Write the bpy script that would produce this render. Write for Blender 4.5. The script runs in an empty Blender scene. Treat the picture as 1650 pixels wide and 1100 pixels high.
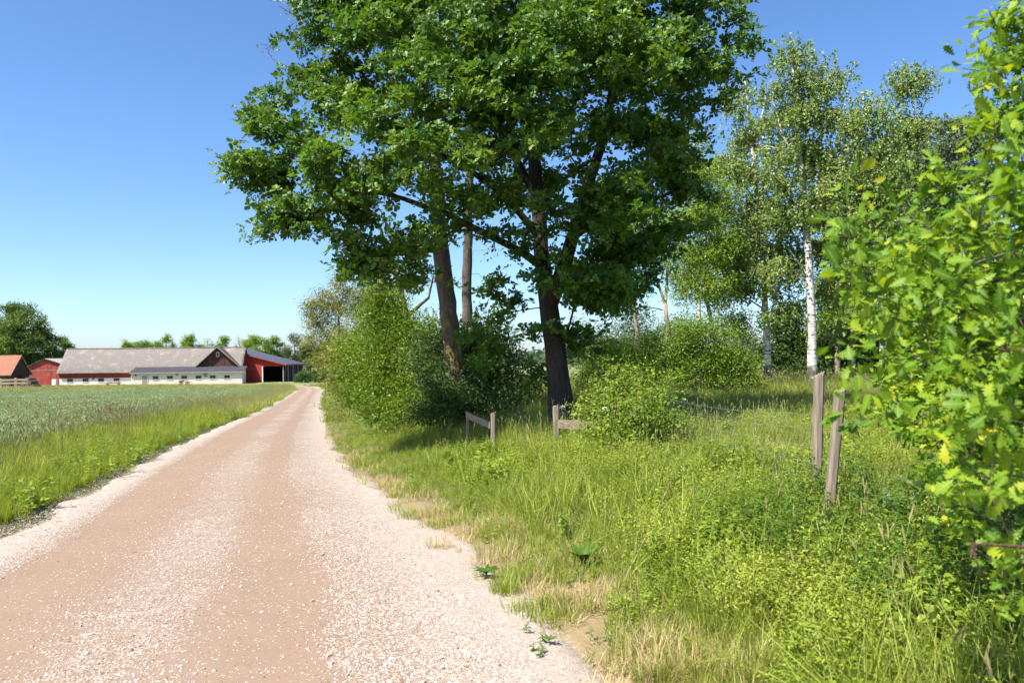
import bpy, math
import numpy as np
from mathutils import Vector, Matrix

SC = bpy.context.scene
COL = SC.collection
rng = np.random.default_rng(11)
PI = math.pi

# ------------------------------------------------------------------ camera, sky, sun, exposure
FPX, HOR, EYE, ROLL = 1283.0, 578.0, 1.7, math.radians(-0.7)     # focal length and horizon row of the 1650 px photograph
cam_data = bpy.data.cameras.new('camera')
cam = bpy.data.objects.new('camera', cam_data)
COL.objects.link(cam)
cam.matrix_world = Matrix.Translation((0, 0, EYE)) @ Matrix.Rotation(PI/2, 4, 'X') @ Matrix.Rotation(ROLL, 4, 'Z')
cam_data.sensor_width = 36.0
cam_data.lens = 36.0*FPX/1650.0
cam_data.shift_y = (HOR-550.0)/1650.0
cam_data.clip_start, cam_data.clip_end = 0.1, 6000.0
cam_data.dof.use_dof = True
cam_data.dof.focus_distance = 15.0
cam_data.dof.aperture_fstop = 4.0
SC.camera = cam

SUN_EL, SUN_AZ = math.radians(56), math.radians(230)             # azimuth clockwise from +Y: behind the camera, to its left
world = bpy.data.worlds.new('World'); SC.world = world
world.use_nodes = True
wn = world.node_tree.nodes; wl = world.node_tree.links
sky = wn.new('ShaderNodeTexSky'); sky.sky_type = 'NISHITA'; sky.sun_disc = False
sky.sun_elevation, sky.sun_rotation = SUN_EL, SUN_AZ
sky.altitude, sky.air_density, sky.dust_density, sky.ozone_density = 0.0, 0.8, 0.9, 5.0
hs = wn.new('ShaderNodeHueSaturation'); hs.inputs['Saturation'].default_value = 1.12; hs.inputs['Hue'].default_value = 0.502
wl.new(sky.outputs[0], hs.inputs['Color']); wl.new(hs.outputs[0], wn['Background'].inputs[0]); wn['Background'].inputs[1].default_value = 0.114

sun_data = bpy.data.lights.new('sun', 'SUN'); sun = bpy.data.objects.new('sun', sun_data); COL.objects.link(sun)
sun_data.energy, sun_data.angle, sun_data.color = 4.8, math.radians(0.55), (1.0, 0.95, 0.85)
to_sun = Vector((math.sin(SUN_AZ)*math.cos(SUN_EL), math.cos(SUN_AZ)*math.cos(SUN_EL), math.sin(SUN_EL)))
sun.rotation_euler = to_sun.to_track_quat('Z', 'Y').to_euler()

SC.view_settings.view_transform = 'Standard'; SC.view_settings.look = 'None'
SC.view_settings.gamma = 1.0; SC.view_settings.use_curve_mapping = False
SC.view_settings.exposure = 1.1
SC.cycles.use_denoising = True
SC.cycles.max_bounces = 4; SC.cycles.diffuse_bounces = 2; SC.cycles.glossy_bounces = 1
SC.cycles.use_adaptive_sampling = True; SC.cycles.adaptive_threshold = 0.03; SC.cycles.use_light_tree = False
SC.cycles.transmission_bounces = 4; SC.cycles.transparent_max_bounces = 4
SC.cycles.sample_clamp_indirect = 6.0

# ------------------------------------------------------------------ small helpers
def W(px, py, Y):
    """world point seen at photograph pixel (px, py) at distance Y"""
    u, v = (px-825.0)/FPX, (HOR-py)/FPX
    x = u*math.cos(ROLL)-v*math.sin(ROLL); z = u*math.sin(ROLL)+v*math.cos(ROLL)
    return np.array((x*Y, Y, EYE+z*Y))

def tag(o, label=None, cat=None, group=None, kind=None):
    if label: o['label'] = label
    if cat: o['category'] = cat
    if group: o['group'] = group
    if kind: o['kind'] = kind
    return o

def empty(name, loc=(0, 0, 0), rz=0.0):
    o = bpy.data.objects.new(name, None); COL.objects.link(o)
    o.location = loc; o.rotation_euler = (0, 0, rz); o.empty_display_size = 0.2
    return o

def link(name, me, parent=None, mats=()):
    for m in mats: me.materials.append(m)
    o = bpy.data.objects.new(name, me); COL.objects.link(o)
    if parent is not None: o.parent = parent
    return o

def np_mesh(name, V, groups, rnd=None, mat_idx=None, smooth=False, uv=None):
    """V (n,3); groups = list of (m,k) int arrays; rnd = one random number per vertex"""
    me = bpy.data.meshes.new(name)
    V = np.asarray(V, np.float32)
    me.vertices.add(len(V)); me.vertices.foreach_set('co', V.ravel())
    groups = [np.asarray(g, np.int32) for g in groups if len(g)]
    nl = sum(g.size for g in groups); npoly = sum(len(g) for g in groups)
    me.loops.add(nl); me.polygons.add(npoly)
    me.loops.foreach_set('vertex_index', np.concatenate([g.ravel() for g in groups]))
    tot = np.concatenate([np.full(len(g), g.shape[1], np.int32) for g in groups])
    st = np.concatenate([[0], np.cumsum(tot)[:-1]]).astype(np.int32)
    me.polygons.foreach_set('loop_start', st)
    if smooth: me.polygons.foreach_set('use_smooth', np.ones(npoly, bool))
    if mat_idx is not None: me.polygons.foreach_set('material_index', np.asarray(mat_idx, np.int32))
    if rnd is not None:
        a = me.attributes.new('rnd', 'FLOAT', 'POINT'); a.data.foreach_set('value', np.asarray(rnd, np.float32))
    if uv is not None:
        l = me.uv_layers.new(name='UVMap'); idx = np.concatenate([g.ravel() for g in groups])
        l.data.foreach_set('uv', np.asarray(uv, np.float32)[idx].ravel())
    me.update(calc_edges=True); me.validate()
    return me

class MB:
    """collects boxes, slabs and tubes into one mesh"""
    def __init__(s): s.v, s.f = [], []
    def add(s, v, f):
        n = len(s.v); s.v += [tuple(p) for p in v]; s.f += [tuple(i+n for i in q) for q in f]; return s
    def box(s, x0, x1, y0, y1, z0, z1):
        v = [(x0, y0, z0), (x1, y0, z0), (x1, y1, z0), (x0, y1, z0), (x0, y0, z1), (x1, y0, z1), (x1, y1, z1), (x0, y1, z1)]
        return s.add(v, [(3, 2, 1, 0), (4, 5, 6, 7), (0, 1, 5, 4), (1, 2, 6, 5), (2, 3, 7, 6), (3, 0, 4, 7)])
    def prism(s, poly, d):
        """poly: coplanar points; d: extrusion vector"""
        n = len(poly); a = [tuple(p) for p in poly]; b = [tuple(np.add(p, d)) for p in poly]
        return s.add(a+b, [tuple(range(n))[::-1], tuple(range(n, 2*n))]+[(i, (i+1) % n, n+(i+1) % n, n+i) for i in range(n)])
    def beam(s, a, b, w, h, up=(0, 0, 1), taper=1.0):
        a, b, up = np.array(a, float), np.array(b, float), np.array(up, float)
        d = b-a; d /= np.linalg.norm(d); x = np.cross(d, up); x /= np.linalg.norm(x); y = np.cross(x, d)
        v = []
        for p, k in ((a, 1.0), (b, taper)):
            for sx, sy in ((-1, -1), (1, -1), (1, 1), (-1, 1)): v.append(p+x*sx*w/2*k+y*sy*h/2*k)
        return s.add(v, [(0, 1, 2, 3)[::-1], (4, 5, 6, 7), (0, 1, 5, 4), (1, 2, 6, 5), (2, 3, 7, 6), (3, 0, 4, 7)])
    def tube(s, pts, r, k=6):
        pts = [np.array(p, float) for p in pts]; n = len(pts); rr = r if hasattr(r, '__len__') else [r]*n
        v = []
        for i, p in enumerate(pts):
            d = pts[min(i+1, n-1)]-pts[max(i-1, 0)]; d /= np.linalg.norm(d)
            x = np.cross(d, (0.31, 0.2, 0.93)); x /= np.linalg.norm(x); y = np.cross(d, x)
            for j in range(k): v.append(p+rr[i]*(x*math.cos(2*PI*j/k)+y*math.sin(2*PI*j/k)))
        f = [(i*k+j, i*k+(j+1) % k, (i+1)*k+(j+1) % k, (i+1)*k+j) for i in range(n-1) for j in range(k)]
        f += [tuple(range(k))[::-1], tuple(range((n-1)*k, n*k))]
        return s.add(v, f)
    def build(s, name, mat, parent=None, smooth=False, bevel=0.0):
        me = bpy.data.meshes.new(name); me.from_pydata([tuple(map(float, p)) for p in s.v], [], s.f)
        import bmesh
        bm = bmesh.new(); bm.from_mesh(me); bmesh.ops.recalc_face_normals(bm, faces=bm.faces)
        bm.to_mesh(me); bm.free()
        if smooth: me.polygons.foreach_set('use_smooth', np.ones(len(me.polygons), bool))
        o = link(name, me, parent, [mat])
        if bevel:
            b = o.modifiers.new('bevel', 'BEVEL'); b.width = bevel; b.segments = 2; b.limit_method = 'ANGLE'
        return o

# ------------------------------------------------------------------ materials
class NT:
    def __init__(s, name):
        s.m = bpy.data.materials.new(name); s.m.use_nodes = True
        s.t = s.m.node_tree; s.t.nodes.clear()
        s.out = s.n('ShaderNodeOutputMaterial')
    def n(s, t, **kw):
        o = s.t.nodes.new(t)
        for k, v in kw.items():
            if k.startswith('i_'):
                o.inputs[k[2:].replace('_', ' ')].default_value = v
            else: setattr(o, k, v)
        return o
    def l(s, a, b): s.t.links.new(a, b)
    def ramp(s, fac, stops, interp='LINEAR'):
        r = s.n('ShaderNodeValToRGB'); r.color_ramp.interpolation = interp; e = r.color_ramp.elements
        while len(e) < len(stops): e.new(0.5)
        for el, (p, c) in zip(e, stops): el.position = p; el.color = (*c, 1) if len(c) == 3 else c
        if fac is not None: s.l(fac, r.inputs[0])
        return r.outputs[0]
    def noise(s, scale, detail=4, rough=0.55, vec=None, dist=0.0):
        o = s.n('ShaderNodeTexNoise'); o.inputs['Scale'].default_value = scale; o.inputs['Detail'].default_value = detail
        o.inputs['Roughness'].default_value = rough; o.inputs['Distortion'].default_value = dist
        if vec is not None: s.l(vec, o.inputs['Vector'])
        return o.outputs['Fac']
    def coord(s, what='Object', scale=None):
        c = s.n('ShaderNodeTexCoord').outputs[what]
        if scale is None: return c
        m = s.n('ShaderNodeMapping'); m.inputs['Scale'].default_value = scale; s.l(c, m.inputs[0]); return m.outputs[0]
    def mix(s, fac, a, b, mode='MIX'):
        o = s.n('ShaderNodeMix', data_type='RGBA', blend_type=mode)
        for v, k in ((fac, 0), (a, 6), (b, 7)):
            if hasattr(v, 'links'): s.l(v, o.inputs[k])
            else: o.inputs[k].default_value = v if k == 0 else ((*v, 1) if len(v) == 3 else v)
        return o.outputs[2]
    def math(s, op, a, b=0.0, c=None, clamp=False):
        o = s.n('ShaderNodeMath', operation=op); o.use_clamp = clamp
        for i, v in enumerate((a, b, c)):
            if v is None: continue
            if hasattr(v, 'links'): s.l(v, o.inputs[i])
            else: o.inputs[i].default_value = v
        return o.outputs[0]
    def attr(s, name): return s.n('ShaderNodeAttribute', attribute_name=name).outputs['Fac']
    def bump(s, h, strength, dist):
        b = s.n('ShaderNodeBump'); b.inputs['Strength'].default_value = strength; b.inputs['Distance'].default_value = dist
        s.l(h, b.inputs['Height']); return b.outputs[0]
    def finish(s, color, rough=0.8, spec=0.3, normal=None, metal=0.0):
        p = s.n('ShaderNodeBsdfPrincipled')
        for v, k in ((color, 'Base Color'), (rough, 'Roughness')):
            if hasattr(v, 'links'): s.l(v, p.inputs[k])
            else: p.inputs[k].default_value = v if k == 'Roughness' else (*v, 1)
        p.inputs['Specular IOR Level'].default_value = spec; p.inputs['Metallic'].default_value = metal
        if normal is not None: s.l(normal, p.inputs['Normal'])
        s.l(p.outputs[0], s.out.inputs[0]); return s.m

def leaf_mat(name, stops, trans=0.4, tcol=(1.25, 1.15, 0.35), rough=0.45, spec=0.35, patch=0.35, patch_scale=0.5, inst=False, rib=False):
    """leaf colour from one random number per leaf, plus slow patches of warmer and cooler growth"""
    t = NT(name)
    r = t.attr('rnd')
    if inst:
        oi = t.n('ShaderNodeObjectInfo').outputs['Random']
        r = t.math('ADD', t.math('MULTIPLY', r, 0.5), t.math('MULTIPLY', oi, 0.5))
    g = t.n('ShaderNodeNewGeometry').outputs['Position']
    nz = t.noise(patch_scale, 2, 0.5, g)
    f = t.math('ADD', r, t.math('MULTIPLY', t.math('SUBTRACT', nz, 0.5), patch*2), clamp=True)
    c = t.ramp(f, stops)
    if rib:
        k = t.math('POWER', t.attr('rib'), 9.0)
        bl = t.math('MULTIPLY', t.math('SUBTRACT', t.noise(14, 4, .7, g), .60), 5.0, clamp=True)
        c = t.mix(t.math('MULTIPLY', bl, .35), c, (.30, .24, .03))
        c = t.mix(t.math('MULTIPLY', k, .55), c, (.40, .44, .12))
    p = t.n('ShaderNodeBsdfPrincipled'); t.l(c, p.inputs['Base Color'])
    p.inputs['Roughness'].default_value = rough; p.inputs['Specular IOR Level'].default_value = spec
    tr = t.n('ShaderNodeBsdfTranslucent'); t.l(t.mix(1.0, c, tcol, 'MULTIPLY'), tr.inputs[0])
    mx = t.n('ShaderNodeMixShader'); mx.inputs[0].default_value = trans
    t.l(p.outputs[0], mx.inputs[1]); t.l(tr.outputs[0], mx.inputs[2]); t.l(mx.outputs[0], t.out.inputs[0])
    return t.m

def bark_mat(name, dark, light, scale=6.0, stretch=0.22, bump=0.8, moss=None, moss_amt=0.5):
    t = NT(name)
    v = t.coord('Object', (1, 1, stretch))
    n1 = t.noise(scale*1.6, 6, 0.65, v, 0.6); n2 = t.noise(scale*0.35, 3, 0.5, t.coord('Object'))
    c = t.mix(t.math('MULTIPLY_ADD', n1, 1.9, -0.45, clamp=True), dark, light)
    if moss:
        k = t.math('MULTIPLY', t.math('SUBTRACT', n2, 1.0-moss_amt), 6.0, clamp=True)
        c = t.mix(k, c, moss)
    return t.finish(c, 0.9, 0.15, t.bump(n1, bump, 0.06))

def birch_mat():
    t = NT('birch_bark')
    n1 = t.noise(3.2, 4, 0.6, t.coord('Object', (1.2, 1.2, 7.0)), 0.3)
    n2 = t.noise(2.2, 3, 0.6, t.coord('Object'))
    c = t.ramp(n1, [(0.0, (0.72, 0.68, 0.62)), (0.54, (0.66, 0.62, 0.56)), (0.6, (0.10, 0.085, 0.07)), (0.72, (0.06, 0.05, 0.045))])
    z = t.n('ShaderNodeSeparateXYZ'); t.l(t.coord('Object'), z.inputs[0])
    low = t.math('MULTIPLY', t.math('SUBTRACT', 1.5, z.outputs[2]), 0.55, clamp=True)
    k = t.math('MULTIPLY', t.math('SUBTRACT', t.math('ADD', n2, low), 0.72), 7.0, clamp=True)
    c = t.mix(k, c, (0.09, 0.075, 0.06))
    return t.finish(c, 0.75, 0.2, t.bump(n1, 0.5, 0.02))

def wood_mat(name, dark, light, scale=(1, 1, 1), grain=14.0, streak=None, rough=0.85):
    """boards: long grain along local z unless scaled otherwise, with weathering"""
    t = NT(name)
    n1 = t.noise(grain, 5, 0.6, t.coord('Object', scale)); n2 = t.noise(0.9, 4, 0.6, t.coord('Object'))
    c = t.mix(t.math('MULTIPLY_ADD', n1, 1.8, -0.4, clamp=True), dark, light)
    if streak: c = t.mix(t.math('MULTIPLY', t.math('SUBTRACT', n2, 0.52), 5.0, clamp=True), c, streak)
    return t.finish(c, rough, 0.2, t.bump(n1, 0.5, 0.01))

def board_wall_mat(name, ca, cb, cc, pitch=5.5):
    """far vertical boarding, boards too narrow to tell apart"""
    t = NT(name)
    x = t.n('ShaderNodeSeparateXYZ'); t.l(t.coord('Object'), x.inputs[0])
    sx = t.math('MULTIPLY', x.outputs[0], pitch)
    cell = t.n('ShaderNodeTexWhiteNoise', noise_dimensions='1D'); t.l(t.math('FLOOR', sx), cell.inputs['W'])
    fr = t.math('FRACT', sx); gap = t.math('LESS_THAN', fr, 0.1)
    n1 = t.noise(1.4, 4, 0.65, t.coord('Object', (1, 1, 0.35)))
    c = t.mix(cell.outputs[0], ca, cb)
    c = t.mix(t.math('MULTIPLY', t.math('SUBTRACT', n1, 0.5), 4.0, clamp=True), c, cc)
    c = t.mix(t.math('MULTIPLY', gap, 0.6), c, (0.02, 0.012, 0.01))
    return t.finish(c, 0.85, 0.2, t.bump(t.math('SUBTRACT', 1.0, gap), 0.6, 0.02))

def plain_mat(name, c, rough=0.7, spec=0.3, var=0.25, scale=2.0, metal=0.0, bump=0.15):
    t = NT(name); n = t.noise(scale, 5, 0.65, t.coord('Object'))
    col = t.mix(n, tuple(k*(1-var) for k in c), tuple(min(1, k*(1+var)) for k in c))
    return t.finish(col, rough, spec, t.bump(n, bump, 0.02), metal)
# ------------------------------------------------------------------ the lie of the land
def _table(ys, zs, smooth):
    a = np.arange(-40.0, 420.0, 0.5); z = np.interp(a, ys, zs); k = int(smooth/0.5)|1
    zp = np.pad(z, k//2, mode='edge'); z2 = np.convolve(zp, np.ones(k)/k, 'valid')
    return a, z2
_ry, _rz = _table([-40, 0, 30, 60, 90, 130, 180, 420], [0.4, 0, -0.9, -1.8, -2.35, -2.75, -3.1, -3.6], 14)
_sy, _sz = _table([-40, 0, 6, 20, 40, 55, 80, 130, 420], [0.3, 0.10, 0.16, 0.06, 0.20, -0.1, -1.2, -2.6, -3.8], 8)
_cy, _cx = _table([-40, 0, 4.5, 9.2, 18, 26.8, 69, 100, 122, 140, 150, 158, 164, 420],
                  [8.8, -1.0, -2.05, -3.25, -5.75, -8.1, -18.4, -25.6, -30.6, -36, -41.5, -50, -70, -900], 6)
def road_x(y): return np.interp(y, _cy, _cx)
def lat(x, y): return (np.asarray(x)-road_x(y))*0.965                 # metres to the right of the road's middle
def wob(x, y, s, seed=0.0):
    return (np.sin(x*1.7*s+seed)+np.sin(y*2.1*s+1.3*seed+0.5*np.sin(x*s))+np.sin((x+y)*1.1*s+2.0+seed)+np.sin((x-0.7*y)*2.9*s+seed*2))/4
def sstep(t): t = np.clip(t, 0, 1); return t*t*(3-2*t)
def ground(x, y):
    x, y = np.asarray(x, float), np.asarray(y, float)
    u = lat(x, y); zr = np.interp(y, _ry, _rz); zs = np.interp(y, _sy, _sz)
    k = sstep((u-2.4)/5.0)*np.where(y > 150, 0, 1)
    z = zr*(1-k)+zs*k
    rough = np.clip((np.abs(u)-2.6)/2.0, 0, 1)
    z = z+np.where((u > 0) & (y < 40), rough, 0)*0.10*np.maximum(wob(x, y, 1.6, 6), -.2)
    z = z+rough*(0.05*wob(x, y, 0.9)+0.08*wob(x, y, 0.23, 3))
    far = np.clip((y-420)/2500, 0, 1)
    return z-far*2.0
def tap(y): return 0.68*sstep((np.asarray(y, float)-4.0)/14.0)                # the right edge draws in with distance
def gz(x, y): return float(ground(x, y))

def grid_mesh(name, xs, ys, zf, attr=None):
    X, Y = np.meshgrid(xs, ys); V = np.stack([X, Y, zf(X, Y)], -1).reshape(-1, 3)
    nx, ny = len(xs), len(ys); i = (np.arange(ny-1)[:, None]*nx+np.arange(nx-1)[None, :]).ravel()
    me = np_mesh(name, V, [np.stack([i, i+1, i+nx+1, i+nx], 1)], smooth=True)
    return me, X.ravel(), Y.ravel()

def vattr(me, name, val):
    a = me.attributes.new(name, 'FLOAT', 'POINT'); a.data.foreach_set('value', np.asarray(val, np.float32))

# ground sheet reaching the horizon
_g = np.concatenate([np.arange(0, 14, 0.28), np.arange(14, 40, 1.2), 40*1.09**np.arange(0, 50)])
xs = np.concatenate([-_g[:0:-1], _g]); ys = np.concatenate([np.arange(-4, 30, 0.36), np.arange(30, 180, 2.5), 180*1.06**np.arange(0, 52)])
def zg(X, Y):
    z = ground(X, Y); u = lat(X, Y)
    return z-0.10*sstep((2.75-np.where(u > 0, tap(Y), 0)-np.abs(u))/0.5)*(Y < 165)
me, gx, gy = grid_mesh('ground', xs, ys, zg)
gu = lat(gx, gy)
ga = np.abs(gu)+np.where(gu > 0, 1.3*tap(gy), 0)
vattr(me, 'sand', np.where(gy < 160, sstep((2.9-ga)/0.8), 0))
vattr(me, 'dry', np.where((gy < 160) & (gu > 0), sstep((3.9-1.0*sstep((gy-10)/12)-ga)/1.2), 0))
t = NT('soil')
pos = t.n('ShaderNodeNewGeometry').outputs['Position']
n1 = t.noise(0.7, 5, 0.6, pos); n2 = t.noise(28, 4, 0.7, pos)
c = t.mix(n1, (0.055, 0.075, 0.022), (0.10, 0.12, 0.04))
c = t.mix(t.math('MULTIPLY', t.math('SUBTRACT', n2, 0.35), 2.0, clamp=True), c, (0.09, 0.07, 0.04))
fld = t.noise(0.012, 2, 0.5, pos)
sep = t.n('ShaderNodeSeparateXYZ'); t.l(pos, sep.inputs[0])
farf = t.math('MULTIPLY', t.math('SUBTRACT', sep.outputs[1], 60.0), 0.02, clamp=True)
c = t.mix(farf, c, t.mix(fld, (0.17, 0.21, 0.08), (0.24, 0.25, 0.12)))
dry = t.math('MULTIPLY', t.attr('dry'), t.math('MULTIPLY_ADD', n1, 1.6, 0.1, clamp=True))
c = t.mix(dry, c, t.mix(n2, (0.22, 0.155, 0.085), (0.36, 0.27, 0.16)))
sd = t.math('MULTIPLY', t.math('SUBTRACT', t.math('ADD', t.attr('sand'), t.math('MULTIPLY', t.math('SUBTRACT', n2, 0.5), 0.8)), 0.35), 3.0, clamp=True)
c = t.mix(sd, c, t.mix(n2, (0.33, 0.265, 0.20), (0.48, 0.405, 0.335)))
soil = t.finish(c, 0.95, 0.1, t.bump(n2, 0.6, 0.03))
tag(link('ground', me, None, [soil]), kind='structure')

# gravel road: a strip that follows the middle line, with wheel tracks pressed in
def ruts(u, y): return np.clip(wob(u*.5, y, .8, 9)-.15, 0, 1)
def loose(u, y):
    w = u+np.where(u > 0, .8*tap(y)*np.clip(u, 0, 1), 0)+0.16*wob(u*0.3, y, 0.35)+0.10*wob(u, y, 1.3, 4)
    f = lambda a, b, s: sstep((w-a)/s+0.5)*sstep((b-w)/s+0.5)
    return np.clip(f(-3.2, -1.85, 0.4)+0.62*f(-0.85, 0.15, 0.9)*(.72+.6*wob(u*.4, y, .5, 2))+0.80*f(0.95, 2.2, 0.7)*(.8+.5*wob(u*.4, y, .6, 7))+0.35*f(0.2, 1.0, 0.9)*(0.3+0.9*wob(u, y, 0.45, 5)), 0, 1)
def road_z(u, y):
    return 0.035*(1-np.clip(np.abs(u)/2.6, 0, 1)**2)+0.014*loose(u, y)-0.012
us = np.arange(-3.3, 3.75, 0.11)
yl = np.concatenate([np.arange(-3, 20, 0.14), np.arange(20, 60, 0.4), np.arange(60, 164, 1.0)])
U, Y = np.meshgrid(us, yl)
slope = np.gradient(road_x(yl), yl); nrm = np.sqrt(1+slope**2)
X = road_x(Y)+U/0.965
EDGE = np.where(U > 0, 2.5-tap(Y), 2.45)+0.22*wob(U*0+7*np.sign(U), Y, 1.1)+0.12*wob(U, Y, 3.1)
Z = np.interp(Y, _ry, _rz)*(1-sstep((U-2.4)/5.0))+np.interp(Y, _sy, _sz)*sstep((U-2.4)/5.0)+road_z(U, Y)
Z = Z-0.16*sstep((np.abs(U)-EDGE)/0.3)
nx, ny = len(us), len(yl); i = (np.arange(ny-1)[:, None]*nx+np.arange(nx-1)[None, :]).ravel()
me = np_mesh('gravel_road', np.stack([X, Y, Z], -1).reshape(-1, 3), [np.stack([i, i+1, i+nx+1, i+nx], 1)], smooth=True)
vattr(me, 'loose', loose(U, Y).ravel())
vattr(me, 'pale', (sstep((U+.7*tap(Y)-1.25)/0.9)*0.75+sstep((-1.8-U)/0.4)*0.85+.12*sstep((np.abs(U+.3)-.6)/-.4)).ravel())
t = NT('gravel')
pos = t.n('ShaderNodeNewGeometry').outputs['Position']
vo = t.n('ShaderNodeTexVoronoi'); vo.inputs['Scale'].default_value = 75.0; t.l(pos, vo.inputs['Vector'])
vo2 = t.n('ShaderNodeTexVoronoi'); vo2.inputs['Scale'].default_value = 24.0; t.l(pos, vo2.inputs['Vector'])
n0 = t.noise(0.8, 5, 0.6, pos); n1 = t.noise(5.0, 6, 0.7, pos); n3 = t.noise(90, 3, 0.7, pos)
n4 = t.noise(0.35, 3, 0.5, pos)
track = t.mix(n1, (0.175, 0.116, 0.075), (0.27, 0.186, 0.131))
track = t.mix(t.math('MULTIPLY', n0, 0.6), track, (0.31, 0.225, 0.168))
sg = t.n('ShaderNodeSeparateColor'); t.l(vo.outputs['Color'], sg.inputs[0])
stone = t.ramp(sg.outputs[0], [(0.0, (0.19, 0.13, 0.09)), (0.35, (0.28, 0.205, 0.15)), (0.7, (0.39, 0.315, 0.255)), (1.0, (0.54, 0.475, 0.42))])
k = t.math('SUBTRACT', t.math('ADD', t.math('MULTIPLY', t.attr('loose'), 1.25), t.math('MULTIPLY', t.math('SUBTRACT', n1, 0.5), 1.5)), 0.40)
k = t.math('MULTIPLY', k, 2.2, clamp=True)
sp = t.math('LESS_THAN', sg.outputs[1], t.math('MULTIPLY_ADD', k, 0.72, 0.07))
c = t.mix(sp, track, stone)
c = t.mix(t.math('MULTIPLY', t.math('SUBTRACT', n4, .52), 3.0, clamp=True), c, t.mix(.5, c, (0.22, 0.15, 0.10)))
pale = t.mix(t.math('MULTIPLY', n3, .5), t.ramp(sg.outputs[2], [(0, (0.25, 0.195, 0.15)), (.3, (0.38, 0.32, 0.265)), (.7, (0.49, 0.435, 0.38)), (1, (0.64, 0.60, 0.56))]), (0.47, 0.41, 0.35))
c = t.mix(t.math('MULTIPLY', t.attr('pale'), t.math('MULTIPLY_ADD', n1, 0.8, 0.35, clamp=True)), c, pale)
h = t.math('ADD', t.math('MULTIPLY', t.math('MULTIPLY', vo.outputs['Distance'], -1.0), sp), t.math('MULTIPLY', n1, 0.5))
road_mat = t.finish(c, 0.92, 0.15, t.bump(h, 0.55, 0.025))
tag(link('gravel_road', me, None, [road_mat]), kind='structure')

# ------------------------------------------------------------------ scattering of what cannot be counted
def instancer():
    ng = bpy.data.node_groups.new('scatter', 'GeometryNodeTree')
    ng.interface.new_socket('Geometry', in_out='INPUT', socket_type='NodeSocketGeometry')
    ng.interface.new_socket('Collection', in_out='INPUT', socket_type='NodeSocketCollection')
    ng.interface.new_socket('Geometry', in_out='OUTPUT', socket_type='NodeSocketGeometry')
    N, L = ng.nodes, ng.links
    gi, go = N.new('NodeGroupInput'), N.new('NodeGroupOutput')
    ci = N.new('GeometryNodeCollectionInfo'); ci.inputs['Separate Children'].default_value = True; ci.inputs['Reset Children'].default_value = True
    iop = N.new('GeometryNodeInstanceOnPoints'); iop.inputs['Pick Instance'].default_value = True
    def na(n, ty):
        a = N.new('GeometryNodeInputNamedAttribute'); a.data_type = ty; a.inputs['Name'].default_value = n; return a.outputs['Attribute']
    e2r = N.new('FunctionNodeEulerToRotation')
    L.new(gi.outputs[0], iop.inputs['Points']); L.new(gi.outputs[1], ci.inputs['Collection']); L.new(ci.outputs[0], iop.inputs['Instance'])
    L.new(na('rot', 'FLOAT_VECTOR'), e2r.inputs[0]); L.new(e2r.outputs[0], iop.inputs['Rotation'])
    L.new(na('scl', 'FLOAT_VECTOR'), iop.inputs['Scale']); L.new(na('idx', 'INT'), iop.inputs['Instance Index'])
    L.new(iop.outputs[0], go.inputs[0])
    return ng
SCATTER = instancer()

def scatter(name, coll, P, scale, tilt=0.12, rot=None, zs=None, parent=None):
    n = len(P); me = bpy.data.meshes.new(name)
    me.vertices.add(n); me.vertices.foreach_set('co', np.asarray(P, np.float32).ravel())
    r = np.stack([rng.normal(0, tilt, n), rng.normal(0, tilt, n), rng.uniform(0, 2*PI, n) if rot is None else rot], 1).astype(np.float32)
    s = np.asarray(scale, np.float32)*np.ones(n, np.float32); z = s if zs is None else s*np.asarray(zs, np.float32)
    a = me.attributes.new('rot', 'FLOAT_VECTOR', 'POINT'); a.data.foreach_set('vector', r.ravel())
    a = me.attributes.new('scl', 'FLOAT_VECTOR', 'POINT'); a.data.foreach_set('vector', np.stack([s, s, z], 1).ravel())
    a = me.attributes.new('idx', 'INT', 'POINT'); a.data.foreach_set('value', rng.integers(0, len(coll.objects), n).astype(np.int32))
    o = link(name, me, parent)
    m = o.modifiers.new('scatter', 'NODES'); m.node_group = SCATTER
    m[SCATTER.interface.items_tree['Collection'].identifier] = coll
    return o

def points(n, x0, x1, y0, y1, keep, lift=0.0):
    """n tries in a box; keep(x, y) gives a probability"""
    x, y = rng.uniform(x0, x1, n), rng.uniform(y0, y1, n)
    p = keep(x, y); m = rng.uniform(0, 1, n) < p
    x, y = x[m], y[m]
    return np.stack([x, y, ground(x, y)+lift], 1)

def fan(n, y0, y1, xa, xb, keep, p=1.3, lift=0.0):
    """n tries between xa(y) and xb(y), thinner with distance"""
    t = np.linspace(y0, y1, 600); w = np.maximum(xb(t)-xa(t), 0.01)*np.maximum(t, 2.0)**-p; c = np.cumsum(w); c /= c[-1]
    y = np.interp(rng.uniform(0, 1, n), c, t); x = xa(y)+(xb(y)-xa(y))*rng.uniform(0, 1, n)
    m = rng.uniform(0, 1, n) < keep(x, y)*1.0; x, y = x[m], y[m]
    return np.stack([x, y, ground(x, y)+lift], 1)

def inview(x, y, pad=1.5): return (np.abs(x) < 0.70*np.maximum(y, 0)+pad) & (y > 1.5)

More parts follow.
